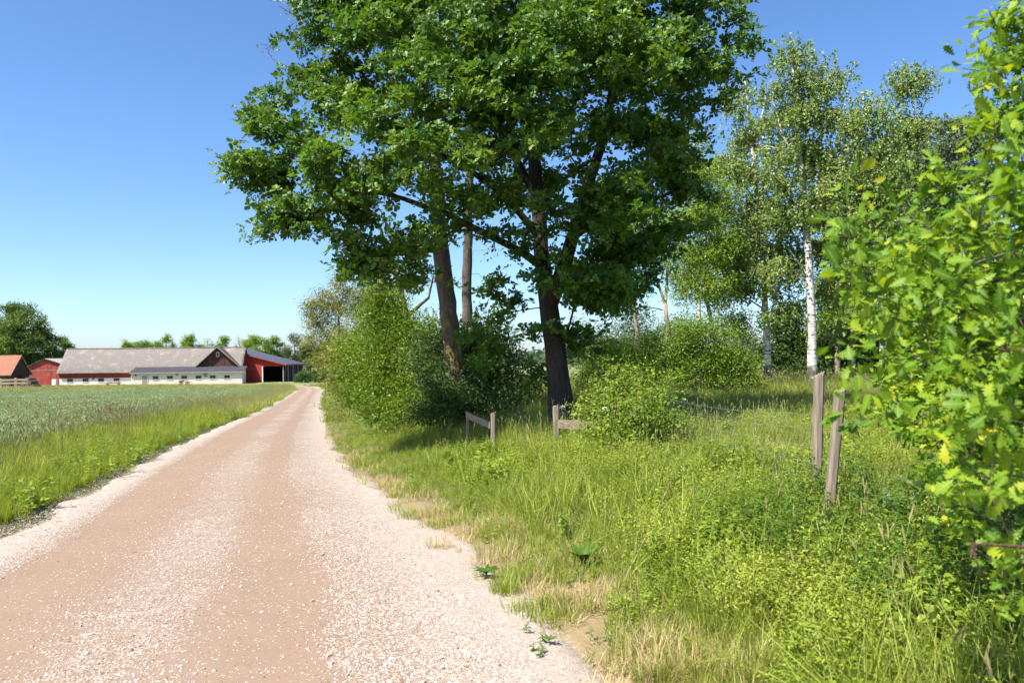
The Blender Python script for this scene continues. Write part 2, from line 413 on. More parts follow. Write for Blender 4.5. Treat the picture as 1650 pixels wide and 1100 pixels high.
class TB:
    """a tuft, sprig or patch: blades and leaves with a random number each"""
    def __init__(s): s.v, s.f, s.r, s.m = [], [], [], []
    def poly(s, pts, faces, rnd, mat=0):
        n = len(s.v); s.v += [tuple(p) for p in pts]; s.f += [tuple(i+n for i in q) for q in faces]
        s.r += [rnd]*len(pts); s.m += [mat]*len(faces)
    def blade(s, x, y, h, w, az, lean, curl, seg=3, mat=0, rnd=None, z0=0.0):
        rnd = rng.uniform() if rnd is None else rnd
        d = np.array((math.cos(az), math.sin(az), 0)); sd = np.array((-d[1], d[0], 0)); p = np.array((x, y, z0)); a = lean; pts = []
        for i in range(seg+1):
            ww = w*(1-(i/seg)**1.6)*0.5
            if i == seg: pts.append(p.copy())
            else: pts += [p-sd*ww, p+sd*ww]
            p = p+(d*math.sin(a)+np.array((0, 0, 1))*math.cos(a))*h/seg; a += curl/seg
        f = [(2*i, 2*i+1, 2*i+3, 2*i+2) for i in range(seg-1)]+[(2*seg-2, 2*seg-1, 2*seg)]
        s.poly(pts, f, rnd, mat); return pts[-1]
    def leaf(s, p, d, up, L, Wd, fold=0.25, mat=0, rnd=None, droop=0.15):
        rnd = rng.uniform() if rnd is None else rnd
        p, d, up = np.array(p, float), np.array(d, float), np.array(up, float)
        d = d/np.linalg.norm(d); x = np.cross(d, up); x /= np.linalg.norm(x)+1e-9; n = np.cross(x, d)
        q = lambda a, b, c: p+d*a*L+x*b*Wd+n*c*L
        pts = [q(0, 0, 0), q(.3, -.5, fold*.5), q(.7, -.38, fold*.4-droop*.4), q(1, 0, -droop), q(.7, .38, fold*.4-droop*.4), q(.3, .5, fold*.5), q(.5, 0, 0)]
        s.poly(pts, [(0, 1, 6), (1, 2, 3, 6), (6, 3, 4, 5), (0, 6, 5)], rnd, mat)
    def mesh(s, name, mats):
        g3 = [q for q in s.f if len(q) == 3]; g4 = [q for q in s.f if len(q) == 4]
        m3 = [m for q, m in zip(s.f, s.m) if len(q) == 3]; m4 = [m for q, m in zip(s.f, s.m) if len(q) == 4]
        me = np_mesh(name, s.v, [g for g in (g3, g4) if g], s.r, m3+m4)
        for m in mats: me.materials.append(m)
        return me

def collect(name, meshes):
    c = bpy.data.collections.new(name)
    for i, me in enumerate(meshes):
        o = bpy.data.objects.new('%s_%d' % (name, i), me); c.objects.link(o)
    return c
# ------------------------------------------------------------------ trees: limbs grown towards twig ends, leaves stamped round them
def unit(a): return a/(np.linalg.norm(a, axis=-1, keepdims=True)+1e-9)

def grow(trunks, targets, step=0.4, rtip=0.006, expo=2.4, wig=0.08, sag=0.0):
    MAXN = 60000
    P = np.zeros((MAXN, 3)); par = np.full(MAXN, -1); rmin = np.zeros(MAXN); D = np.zeros((MAXN, 3)); n = 0
    for tr in trunks:
        tr = np.array(tr, float); start = -1
        if n:
            start = int(np.argmin(((P[:n]-tr[0, :3])**2).sum(1)))
            tr = np.vstack([[*P[start], tr[0, 3]], tr])
        prev = start
        for a, b in zip(tr[:-1], tr[1:]):
            m = max(1, int(np.linalg.norm(b[:3]-a[:3])/step))
            for k in range(0 if prev < 0 else 1, m+1):
                q = a+(b-a)*k/m
                if prev >= 0 and np.linalg.norm(q[:3]-P[prev]) < 1e-4: continue
                jit = rng.normal(0, 0.012, 3)*step*2 if prev >= 0 else 0
                P[n] = q[:3]+jit; par[n] = prev; rmin[n] = q[3]
                D[n] = unit(P[n]-P[prev]) if prev >= 0 else (0, 0, 1); prev = n; n += 1
    base = P[:n].copy()
    dist = np.sqrt(((targets[:, None]-base[None])**2).sum(2)).min(1) if len(targets) else np.zeros(0)
    tips = []
    for ti in np.argsort(dist):
        t = targets[ti]; v = t-P[:n]; d = np.sqrt((v**2).sum(1))
        cos = (v*D[:n]).sum(1)/(d+1e-6)
        cost = d*(1.35-0.35*cos)+0.35*np.maximum(0, P[:n, 2]-t[2])
        j = int(np.argmin(cost)); L = d[j]; m = max(1, int(L/step))
        c = P[j]+D[j]*L*0.45+np.array((0, 0, 0.05*L)); prev = j
        for k in range(1, m+1):
            s = k/m; q = (1-s)**2*P[j]+2*s*(1-s)*c+s*s*t
            q = q+rng.normal(0, wig, 3)*step*(1 if k < m else 0)-np.array((0, 0, sag*L*s*s))
            P[n] = q; par[n] = prev; D[n] = unit(q-P[prev]); prev = n; n += 1
        tips.append(prev)
    P, par, rmin, D = P[:n], par[:n], rmin[:n], D[:n]
    acc = np.zeros(n); r = np.zeros(n)
    for i in range(n-1, -1, -1):
        r[i] = max(acc[i]**(1/expo) if acc[i] > 0 else rtip, rtip)
        if par[i] >= 0: acc[par[i]] += r[i]**expo
    cap = r.copy()
    nb = len(base); r[:nb] = np.where(rmin[:nb] > 0, rmin[:nb], r[:nb])
    for i in range(nb, n): r[i] = min(r[i], r[par[i]]*0.92)
    return P, par, r, np.array(tips, int), D

def limbs_mesh(name, P, par, r, rmin_draw=0.0):
    n = len(P); ch = [[] for _ in range(n)]
    for i in range(n):
        if par[i] >= 0: ch[par[i]].append(i)
    V, F = [], []; off = 0
    starts = [i for i in range(n) if par[i] < 0]; stack = [[i] for i in starts]
    while stack:
        chain = stack.pop(); i = chain[-1]
        while ch[i]:
            k = sorted(ch[i], key=lambda j: -r[j])
            for j in k[1:]: stack.append([i, j])
            i = k[0]; chain.append(i)
        pts = P[chain]; rr = r[chain].copy()
        if len(chain) < 2: continue
        if par[chain[0]] >= 0 or len(starts) > 1: rr[0] = min(rr[0], rr[1]*1.25)
        if rr.max() < rmin_draw: continue
        k = 10 if rr.max() > 0.12 else 6 if rr.max() > 0.04 else 4 if rr.max() > 0.015 else 3
        T = np.gradient(pts, axis=0); T = unit(T)
        ref = np.array((1, 0, 0)) if abs(T[0][0]) < 0.8 else np.array((0, 1, 0))
        X = unit(np.cross(T, ref)); Y = np.cross(T, X)
        a = np.arange(k)*2*PI/k
        ring = pts[:, None]+rr[:, None, None]*(X[:, None]*np.cos(a)[None, :, None]+Y[:, None]*np.sin(a)[None, :, None])
        if rr.max() > 0.1: ring += rng.normal(0, 0.03, ring.shape)*rr[:, None, None]
        V.append(ring.reshape(-1, 3)); m = len(chain)
        i0 = (np.arange(m-1)[:, None]*k+np.arange(k)[None]).ravel(); i1 = (np.arange(m-1)[:, None]*k+(np.arange(k)[None]+1) % k).ravel()
        F.append(np.stack([i0, i1, i1+k, i0+k], 1)+off); off += m*k
    return np_mesh(name, np.concatenate(V), [np.concatenate(F)], smooth=True)

KITE = (np.array([(0, 0, 0), (-.5, .45, .10), (0, 1, -.05), (.5, .45, .10)]), [np.array([(0, 3, 2, 1)])])
FOLD = (np.array([(0, 0, 0), (-.5, .35, .12), (-.42, .72, .06), (0, 1, -.1), (.42, .72, .06), (.5, .35, .12)]), [np.array([(0, 3, 2, 1), (0, 5, 4, 3)])])
def _oak_leaf():
    half = [(0.0, 0.015), (0.12, 0.05), (0.20, 0.14), (0.27, 0.07), (0.40, 0.26), (0.45, 0.12), (0.60, 0.37), (0.64, 0.16), (0.79, 0.33), (0.83, 0.16), (0.95, 0.16), (1.0, 0.0)]
    mid = [(0, y, -0.10*y*y) for y, _ in half]; V = list(mid)
    L = []; R = []
    for y, w in half:
        z = 0.28*w-0.12*y*y
        L.append(len(V)); V.append((-w, y, z)); R.append(len(V)); V.append((w, y, z))
    F = []
    for i in range(len(half)-1): F += [(i, i+1, L[i+1], L[i]), (i, R[i], R[i+1], i+1)]
    return np.array(V), [np.array(F)]
OAKLEAF = _oak_leaf()
# a small lobed leaf for crowns some way off
OAK6 = (np.array([(0, 0, 0), (-.28, .30, .08), (-.16, .45, .04), (-.5, .68, .10), (0, 1, -.12), (.5, .68, .10), (.16, .45, .04), (.28, .30, .08)]),
        [np.array([(0, 2, 1), (0, 6, 2), (0, 7, 6), (6, 5, 4)]), np.array([(2, 6, 4, 3)])])

def _rosette(nl=6):
    V, F = [], []
    for i in range(nl):
        a = i*2*PI/nl+(.25 if i % 2 else -.1); l = 1.0 if i % 2 else .8; t_ = .35 if i % 2 else .75
        q = len(V)
        for x, y, z in ((0, .12, 0), (-.30, .62, .05), (-.20, .86, .0), (0, 1, -.10), (.20, .86, .0), (.30, .62, .05)):
            y2, z2 = y*math.cos(t_)-z*math.sin(t_), y*math.sin(t_)*.8+z
            V.append(((x*math.cos(a)-y2*math.sin(a))*l, (x*math.sin(a)+y2*math.cos(a))*l, z2*l))
        F += [(q, q+3, q+2, q+1), (q, q+5, q+4, q+3)]
    return np.array(V), [np.array(F)]
ROSETTE = _rosette()

def stamp(tpl, pos, d, up, L, Wd):
    """copies of one leaf: pos (n,3), length direction d, up hint, length, width"""
    T, G = tpl; n = len(pos); y = unit(d); x = unit(np.cross(y, up)); z = np.cross(x, y)
    L = np.broadcast_to(L, (n,)); Wd = np.broadcast_to(Wd, (n,))
    V = pos[:, None]+T[None, :, 0, None]*x[:, None]*Wd[:, None, None]+T[None, :, 1, None]*y[:, None]*L[:, None, None]+T[None, :, 2, None]*z[:, None]*L[:, None, None]
    k = len(T); off = (np.arange(n)*k)[:, None, None]
    return V.reshape(-1, 3), [(g[None]+off).reshape(-1, g.shape[1]) for g in G], k

def crown_mesh(name, tpl, pos, d, up, L, Wd, rnd=None):
    V, G, k = stamp(tpl, pos, d, up, L, Wd)
    rnd = rng.uniform(0, 1, len(pos)) if rnd is None else rnd
    return np_mesh(name, V, G, np.repeat(rnd, k))

def blob_targets(blobs, n, shell=0.45):
    """blobs rows (x,y,z,rx,rz); more twig ends towards the outside of each blob"""
    B = np.array(blobs, float); w = B[:, 3]**2*1.0; w /= w.sum()
    k = rng.choice(len(B), n, p=w); v = unit(rng.normal(size=(n, 3))); rad = rng.uniform(0, 1, n)**shell
    return B[k, :3]+v*np.stack([B[k, 3], B[k, 3], B[k, 4]], 1)*rad[:, None]

def clump_leaves(tips, per, r, flat=0.7, droop=0.2, upb=1.0):
    n = len(tips)*per; c = np.repeat(tips, per, 0)
    o = rng.normal(size=(n, 3))*np.array((1, 1, flat))*r*0.55
    pos = c+o; d = unit(o/r+rng.normal(size=(n, 3))*0.45-np.array((0, 0, droop)))
    up = unit(rng.normal(size=(n, 3))*0.6+np.array((-0.30, -0.32, 0.75))*upb)
    return pos, d, up

def strand_leaves(tips, strands, per, length, spread):
    """hanging birch twigs"""
    n = len(tips)*strands; c = np.repeat(tips, strands, 0)+rng.normal(size=(n, 3))*spread*np.array((1, 1, 0.5))
    ln = rng.uniform(0.3, 1.0, n)*length; sw = rng.normal(0, 0.25, (n, 2))
    k = np.repeat(np.arange(n), per); s = rng.uniform(0, 1, n*per)
    pos = c[k]+np.stack([sw[k, 0]*s*ln[k], sw[k, 1]*s*ln[k], -s*ln[k]], 1)+rng.normal(0, 0.035, (n*per, 3))
    d = unit(rng.normal(size=(n*per, 3))*0.8-np.array((0, 0, 0.8))); up = unit(rng.normal(size=(n*per, 3))*.8+np.array((-0.4, -0.45, 0.5)))
    return pos, d, up

def PB(lst, D):
    """blobs given as (px, py, radius px, depth offset[, height ratio]) at distance D"""
    out = []
    for b in lst:
        Y = D+b[3]; p = W(b[0], b[1], Y); r = b[2]*Y/FPX
        out.append((*p, r, r*(b[4] if len(b) > 4 else 0.85)))
    return out
def PT(lst, D, foot=True):
    """trunk line given as (px, py, depth offset, radius m); its foot goes down to the ground"""
    out = [[*W(p[0], p[1], D+p[2]), p[3]] for p in lst]
    if foot:
        x, y, z, r = out[0]; g = gz(x, y)
        out = [[x, y, g-0.25, r*1.75], [x, y, g+0.12, r*1.4], [x, y, g+0.45, r*1.12]]+[q for q in out if q[2] > g+0.7]
    return out

def tree(name, label, cat, trunks, blobs, ntip, leaf, bark, leafm, group=None, per=60, cr=0.5, L=0.11, Wd=0.07, tpl=KITE,
         mode='clump', strands=4, hang=0.9, step=0.4, rtip=0.006, wig=0.1, shell=0.45, parts=('trunk', 'crown'), droop=0.2, flat=0.7, upb=1.0, rdraw=0.0, sag=0.0, wood_tips=0.0, jitter=0.25, shoots=0, pad=None):
    base = trunks[0][0]; org = np.array((base[0], base[1], gz(base[0], base[1])))
    e = tag(empty(name, org), label, cat, group)
    tg = blob_targets(blobs, ntip//(pad[0] if pad else 1), shell)
    if pad: tg = np.repeat(tg, pad[0], 0)+rng.normal(size=(len(tg)*pad[0], 3))*np.array((1, 1, .38))*pad[1]
    tg = tg[tg[:, 2] > ground(tg[:, 0], tg[:, 1])+0.15]
    if shoots:
        k = tg[rng.choice(len(tg), shoots, p=(lambda w: w/w.sum())(np.maximum(tg[:, 2]-np.quantile(tg[:, 2], .35), 0)**.5+1e-6))]
        tg = np.vstack([tg, k+rng.normal(0, .18, k.shape)*cr*2+np.stack([0*k[:, 0], 0*k[:, 0], rng.uniform(.2, 1.0, len(k))*cr*2.2], 1)])
    P, par, r, tips, D = grow(trunks, tg, step, rtip, 2.4, wig, sag)
    link(parts[0], limbs_mesh(parts[0], P-org, par, r, rdraw), e, [bark])
    if per:
        tp = P[tips]
        if wood_tips: tp = tp[rng.uniform(size=len(tp)) > wood_tips]
        if mode == 'clump': pos, d, up = clump_leaves(tp, per, cr, flat, droop, upb)
        else: pos, d, up = strand_leaves(tp, strands, per//strands, hang, cr)
        n = len(pos); s = rng.uniform(1-jitter, 1+jitter, n)
        rnd = np.clip(np.repeat(rng.uniform(0, 1, len(tp)), n//len(tp))*0.45+rng.uniform(0, 1, n)*0.55, 0, 1)
        link(parts[1], crown_mesh(parts[1], tpl, pos-org, d, up, L*s, Wd*s, rnd), e, [leafm])
    return e

BARK_OAK = bark_mat('oak_bark', (0.022, 0.017, 0.013), (0.085, 0.066, 0.052), 7.0)
BARK_ASH = bark_mat('grey_bark', (0.05, 0.043, 0.036), (0.19, 0.165, 0.14), 8.0)
BARK_LICHEN = bark_mat('lichen_bark', (0.055, 0.044, 0.035), (0.19, 0.155, 0.125), 8.0, moss=(0.30, 0.17, 0.05), moss_amt=0.46)
BARK_TWIG = bark_mat('twig_bark', (0.07, 0.05, 0.035), (0.20, 0.16, 0.12), 10.0)
BARK_PALE = bark_mat('pale_bark', (0.16, 0.12, 0.09), (0.42, 0.35, 0.28), 8.0)
BIRCH = birch_mat()
M_OAK = leaf_mat('oak_leaves', [(0, (0.046, 0.11, 0.015)), (0.5, (0.098, 0.195, 0.026)), (1, (0.20, 0.30, 0.048))], 0.36, (1.3, 1.25, 0.4), 0.45, 0.35)
M_YOUNG = leaf_mat('young_oak_leaves', [(0, (0.045, 0.125, 0.010)), (0.35, (0.11, 0.235, 0.013)), (0.7, (0.21, 0.34, 0.017)), (0.9, (0.35, 0.44, 0.022)), (1, (0.50, 0.50, 0.03))], 0.46, (1.2, 1.15, 0.35), 0.5, 0.25, 0.35, 2.5, rib=True)
M_BIRCH = leaf_mat('birch_leaves', [(0, (0.115, 0.195, 0.045)), (0.55, (0.215, 0.30, 0.07)), (1, (0.36, 0.41, 0.13))], 0.36, (1.2, 1.15, 0.5), 0.45, 0.4)
M_BRIGHT = leaf_mat('bright_leaves', [(0, (0.085, 0.17, 0.016)), (0.55, (0.17, 0.275, 0.026)), (1, (0.30, 0.37, 0.045))], 0.4, (1.2, 1.15, 0.4), 0.45, 0.3)
M_SHRUB = leaf_mat('shrub_leaves', [(0, (0.065, 0.135, 0.013)), (0.55, (0.15, 0.24, 0.022)), (1, (0.30, 0.35, 0.04))], 0.36, (1.2, 1.15, 0.4), 0.45, 0.3)
M_ROSE = leaf_mat('rose_leaves', [(0, (0.09, 0.17, 0.016)), (0.55, (0.19, 0.28, 0.03)), (1, (0.36, 0.38, 0.05))], 0.38, (1.15, 1.1, 0.4), 0.5, 0.25, .45, 1.2)
M_OLIVE = leaf_mat('olive_leaves', [(0, (0.12, 0.15, 0.028)), (0.55, (0.22, 0.23, 0.045)), (1, (0.33, 0.28, 0.09))], 0.36, (1.15, 1.1, 0.5), 0.5, 0.25)
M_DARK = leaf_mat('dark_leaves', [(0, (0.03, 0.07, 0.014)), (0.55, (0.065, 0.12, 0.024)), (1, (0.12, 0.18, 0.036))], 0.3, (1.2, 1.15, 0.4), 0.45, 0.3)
M_GREY = leaf_mat('grey_green_leaves', [(0, (0.06, 0.095, 0.04)), (0.55, (0.11, 0.15, 0.065)), (1, (0.18, 0.21, 0.11))], 0.34, (1.15, 1.1, 0.6), 0.5, 0.25)
M_FARLEAF = leaf_mat('far_leaves', [(0, (0.08, 0.17, 0.03)), (0.55, (0.16, 0.26, 0.05)), (1, (0.27, 0.34, 0.075))], 0.36, (1.2, 1.15, 0.45), 0.5, 0.25)

rng = np.random.default_rng(5)
# the big oak
oak_blobs = PB([
 (395, 262, 38, -0.5), (440, 285, 45, 0.3), (475, 225, 62, -1), (450, 200, 40, 0), (520, 150, 80, 0), (480, 110, 45, 1.0), (560, 60, 85, 1), (500, 55, 40, 1.2), (480, 345, 50, -1), (450, 365, 32, -0.8),
 (560, 290, 85, -2), (600, 200, 90, -2.5), (640, 100, 100, -1.2), (650, 330, 70, -2), (565, 370, 52, -1), (520, 385, 32, -1.2), (640, 390, 45, -1.5), (590, 420, 30, -1.2), (625, 455, 32, -1),
 (700, 250, 90, -3), (720, 120, 110, -2.5), (740, 20, 120, -1), (800, 190, 90, -3), (840, 80, 110, -3), (860, -30, 110, 0), (700, -70, 120, 0), (585, -20, 80, 0.5), (505, 5, 50, 0.8),
 (900, 150, 100, -2.5), (950, 250, 90, -2), (1000, 150, 100, -1.5), (960, 60, 110, -2), (1060, 80, 100, 0), (1000, -40, 110, 0), (1100, -10, 90, 1), (1155, 50, 62, 0.5), (1200, 85, 26, 0), (1195, 20, 30, 0),
 (1120, 140, 66, 0.5), (1060, 215, 78, 0), (1020, 310, 78, -1), (1085, 300, 62, 1), (1120, 330, 42, 1), (1030, 385, 66, 0), (980, 375, 55, -2), (955, 420, 52, 1), (1045, 435, 36, 1), (1080, 390, 36, .6), (940, 330, 45, -1.5), (900, 380, 32, -1.2), (980, 450, 40, -1), (650, 430, 38, -.5), (600, 435, 32, -1), (700, 420, 32, .5), (790, 430, 28, 1), (740, 300, 40, .5), (680, 400, 32, -1.3), (800, 260, 38, -1.6), (830, 305, 34, -1.6), (760, 250, 38, -2), (865, 335, 34, -1.6), (790, 385, 26, -1.4), (735, 370, 28, -1.6), (880, 410, 26, -1.2), (850, 340, 36, -1.4), (820, 385, 26, -1.3), (760, 320, 36, -1.6), (700, 360, 30, -1.6), (930, 460, 34, -1.2), (870, 455, 24, -.9), (1020, 350, 44, -1.2), (975, 505, 30, -.6),
 (850, 290, 62, 2), (780, 310, 50, 1), (750, 350, 40, -1), (690, 380, 35, 0.5),
 (790, 490, 42, 0.8), (825, 535, 42, 0.5), (780, 560, 36, 1.5), (770, 520, 30, 1.2), (840, 580, 30, 0.6), (950, 470, 46, -1), (860, 545, 34, -0.7), (925, 520, 30, -1), (955, 535, 42, 0.5), (1000, 480, 42, 0), (930, 585, 28, -.5), (865, 500, 45, 1.0), (900, 440, 40, 1.2),
 (600, 150, 110, 2.8), (800, 100, 120, 3), (950, 50, 120, 3), (1050, 170, 90, 2.5), (700, 260, 80, 2.4), (860, 200, 80, 2.8), (640, -10, 110, 3),
 (800, -170, 150, 0), (950, -170, 150, 0.5), (680, -150, 120, 1), (860, -260, 120, 0.5)], 18.0)
oak_trunks = [
 PT([(905, 660, 0, 0.28), (898, 590, 0, 0.245), (888, 520, 0.05, 0.23), (880, 470, 0.1, 0.215), (872, 400, 0.2, 0.175), (866, 320, 0.4, 0.165), (858, 230, 0.5, 0.14), (850, 120, 0.4, 0.11), (845, 0, 0.3, 0.085), (850, -130, 0.3, 0.05)], 18.0),
 PT([(886, 490, 0.05, 0.19), (905, 440, -0.1, 0.165), (922, 385, -0.1, 0.15), (948, 300, 0, 0.13), (975, 220, 0.2, 0.11), (990, 120, 0.3, 0.085), (1010, 10, 0.4, 0.06)], 18.0, False),
 PT([(876, 430, 0.1, 0.10), (840, 405, -0.4, 0.088), (790, 380, -0.8, 0.078), (720, 345, -1.2, 0.066), (650, 320, -1.4, 0.05), (560, 300, -1.2, 0.045)], 18.0, False),
 PT([(870, 385, 0.2, 0.095), (835, 340, 0, 0.082), (795, 300, -0.3, 0.072), (750, 270, -0.7, 0.06), (680, 230, -1.2, 0.045), (600, 190, -1.5, 0.04)], 18.0, False),
 PT([(925, 380, -0.1, 0.09), (970, 350, 0.3, 0.075), (1030, 330, 0.6, 0.055), (1080, 310, 0.8, 0.035)], 18.0, False),
 PT([(866, 320, 0.4, 0.1), (800, 200, 1.2, 0.08), (720, 100, 1.6, 0.06), (640, 30, 1.6, 0.04)], 18.0, False)]
tree('oak_tree', 'big spreading oak with dark forked trunk in the middle of the picture', 'tree', oak_trunks, oak_blobs, 3780, None, BARK_OAK, M_OAK,
     per=10, cr=0.28, L=0.130, Wd=0.128, tpl=ROSETTE, pad=(6, .25), step=0.35, shell=0.5, flat=0.65, droop=0.05, wig=0.14, jitter=.35)

rng = np.random.default_rng(23)
# tall grey tree behind the oak, its bare dead twigs reach out of the oak's crown at the top left
t1 = PT([(742, 690, 0, 0.30), (730, 560, 0, 0.26), (716, 450, 0, 0.245), (708, 380, 0, 0.23), (700, 250, 0, 0.17), (680, 120, 0, 0.12), (650, 0, 0, 0.08)], 22.0)
t1b = [PT([(708, 400, 0, 0.08), (660, 410, -.4, 0.05), (600, 400, -.8, 0.03)], 22.0, False), PT([(690, 180, 0, 0.07), (590, 90, 0.5, 0.045), (500, 40, 0.8, 0.03), (450, 10, .8, .012)], 22.0, False)]
tree('grey_tree', 'thick grey trunk with bare orange twigs standing left behind the oak', 'tree', [t1]+t1b,
     PB([(435, 70, 22, 0.8), (450, 110, 26, 0.8), (440, 150, 18, 0.8), (470, 20, 26, 0.8), (590, 420, 40, -1), (560, 440, 30, -1), (620, 470, 30, -1), (600, 120, 60, 1), (700, 80, 70, 1), (730, 200, 60, 1), (770, 440, 14, 0), (650, 390, 40, -.5)], 22.0),
     150, None, BARK_LICHEN, M_OLIVE, per=7, cr=0.3, L=0.09, Wd=0.045, step=0.3, wood_tips=0.35, wig=0.3)
tree('pole_tree', 'slim straight grey trunk rising between the thick grey trunk and the oak', 'tree',
     [PT([(754, 690, 0, 0.175), (752, 480, 0, 0.165), (754, 380, 0, 0.155), (758, 250, 0, 0.13), (762, 150, 0, 0.1), (765, 20, 0, 0.06)], 26.0)],
     PB([(765, 40, 80, 0), (740, 120, 60, 1), (800, 150, 60, 1), (770, -60, 90, 0), (820, 410, 26, 0), (790, 560, 40, 0.5)], 26.0), 130, None, BARK_ASH, M_BRIGHT,
     per=50, cr=0.5, L=0.11, Wd=0.06)
# leaning twiggy tree with lichen
tree('leaning_tree', 'leaning half bare tree with yellow lichen on its branches above the bushes', 'tree',
     [PT([(690, 640, 0, 0.15), (672, 560, 0, 0.14), (655, 510, 0, 0.13), (640, 450, 0, 0.11), (622, 400, 0, 0.07), (610, 360, 0, .04)], 29.0),
      PT([(655, 510, 0, 0.09), (690, 480, 0, 0.05), (700, 440, 0, 0.03)], 29.0, False), PT([(660, 520, 0, 0.06), (600, 470, 0, 0.05), (560, 485, -.5, 0.03)], 29.0, False)],
     PB([(600, 450, 50, 0), (560, 480, 40, -0.5), (640, 430, 45, 0), (690, 450, 40, 0.5), (570, 440, 40, .5), (640, 500, 40, 0), (590, 500, 40, 0)], 29.0), 190, None, BARK_LICHEN, M_OLIVE,
     per=12, cr=0.35, L=0.10, Wd=0.05, wood_tips=0.3, wig=0.3, step=0.3)

# willow like trees and bushes along the road
tree('willow_tree', 'rounded olive green willow beside the far bend of the road', 'tree',
     [PT([(556, 622, 0, 0.30), (552, 570, 0, 0.24), (545, 510, 0, 0.12)], 118.0), PT([(555, 590, 0, 0.18), (525, 540, 0, 0.12), (505, 510, 0, .06)], 118.0, False)],
     PB([(520, 492, 32, 0), (502, 520, 22, 0), (545, 482, 36, 1), (580, 482, 36, 1), (508, 550, 24, 0), (545, 540, 45, -1), (580, 530, 45, 0), (508, 572, 15, -.5), (530, 580, 24, -1), (558, 590, 30, 0), (610, 475, 38, 2), (620, 520, 40, 2), (575, 575, 36, -2), (500, 490, 14, 0), (545, 455, 16, 0)], 118.0),
     480, None, BARK_TWIG, M_OLIVE, per=66, cr=0.95, L=0.30, Wd=0.13, step=1.0, rtip=.015, droop=0.4)
def bush(name, label, stems_px, blobs, D, ntip, per, leafm, cat='shrub', group=None, cr=0.35, L=0.08, Wd=0.04, bark=None, tpl=KITE, step=0.3, **kw):
    tr = []
    for px, py, r in stems_px:
        p = W(px, py, D); g = gz(p[0], p[1]); tr.append([[p[0], p[1], g-0.1, r*1.3], [p[0], p[1], g+0.3, r], [p[0]+rng.normal(0, .15), p[1]+rng.normal(0, .1), g+0.9, r*0.7]])
    return tree(name, label, cat, tr[:1], blobs, ntip, None, bark or BARK_TWIG, leafm, group, per=per, cr=cr, L=L, Wd=Wd, tpl=tpl, step=step, rtip=0.004, parts=('stems', 'foliage'), shoots=int(ntip*.30), pad=(3, cr*.7), jitter=.4, **kw)

bush('roadside_bush', 'large bright green bush in front of the leaning tree, its left side lit', [(650, 690, 0.06)],
     PB([(605, 600, 36, 0), (615, 650, 38, -.6), (625, 555, 42, 0.5), (640, 600, 50, 0), (645, 655, 45, -1), (655, 545, 45, 1), (670, 610, 52, 0), (665, 665, 42, -1.5), (690, 570, 45, 1), (610, 515, 26, 1), (630, 500, 22, 1.5), (690, 640, 40, -.5), (610, 680, 22, -1)], 26.0),
     26.0, 580, 76, M_SHRUB, cr=0.36, L=0.095, Wd=0.042, droop=-0.3, upb=0.6)
bush('roadside_bush', 'middle bush of the roadside hedge, bright green, left of the largest one', [(585, 660, 0.06)],
     PB([(577, 612, 28, 0), (584, 580, 28, .5), (590, 640, 34, -.5), (606, 555, 30, 1), (572, 645, 20, -1), (600, 600, 38, 0), (612, 585, 34, 1.5)], 37.0),
     37.0, 330, 70, M_SHRUB, cr=0.5, L=0.12, Wd=0.055, droop=-0.3, upb=0.6)
bush('roadside_bush', 'farthest bush of the roadside hedge, close to the road', [(552, 640, 0.06)],
     PB([(548, 610, 18, 0), (555, 590, 22, 0), (545, 628, 12, -.5), (565, 620, 20, 0), (562, 570, 20, 1)], 54.0),
     54.0, 220, 60, M_OLIVE, cr=0.55, L=0.16, Wd=0.07, droop=-0.2, upb=0.6)
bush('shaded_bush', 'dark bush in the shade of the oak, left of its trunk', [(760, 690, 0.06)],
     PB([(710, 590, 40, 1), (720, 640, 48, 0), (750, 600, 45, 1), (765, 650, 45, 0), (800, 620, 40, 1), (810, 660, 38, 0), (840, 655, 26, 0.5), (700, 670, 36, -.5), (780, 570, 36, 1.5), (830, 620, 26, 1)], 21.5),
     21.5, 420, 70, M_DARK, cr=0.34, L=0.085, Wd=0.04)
bush('blossom_bush', 'yellow green rose bush with a few white flowers beside the broken rail', [(1010, 720, 0.04)],
     PB([(968, 662, 16, 0.4), (1000, 650, 20, 0.3), (1035, 648, 17, 0.6), (985, 690, 24, 0), (1030, 685, 28, -.4), (1068, 682, 20, 0.4), (1000, 720, 26, -.5), (1050, 720, 26, -.2), (948, 700, 10, 0.2), (1092, 672, 11, 0), (1012, 632, 9, 0.3), (1095, 715, 18, 0.3), (1120, 700, 10, .5)], 13.0),
     13.0, 330, 40, M_ROSE, cr=0.20, L=0.05, Wd=0.032, step=0.15)

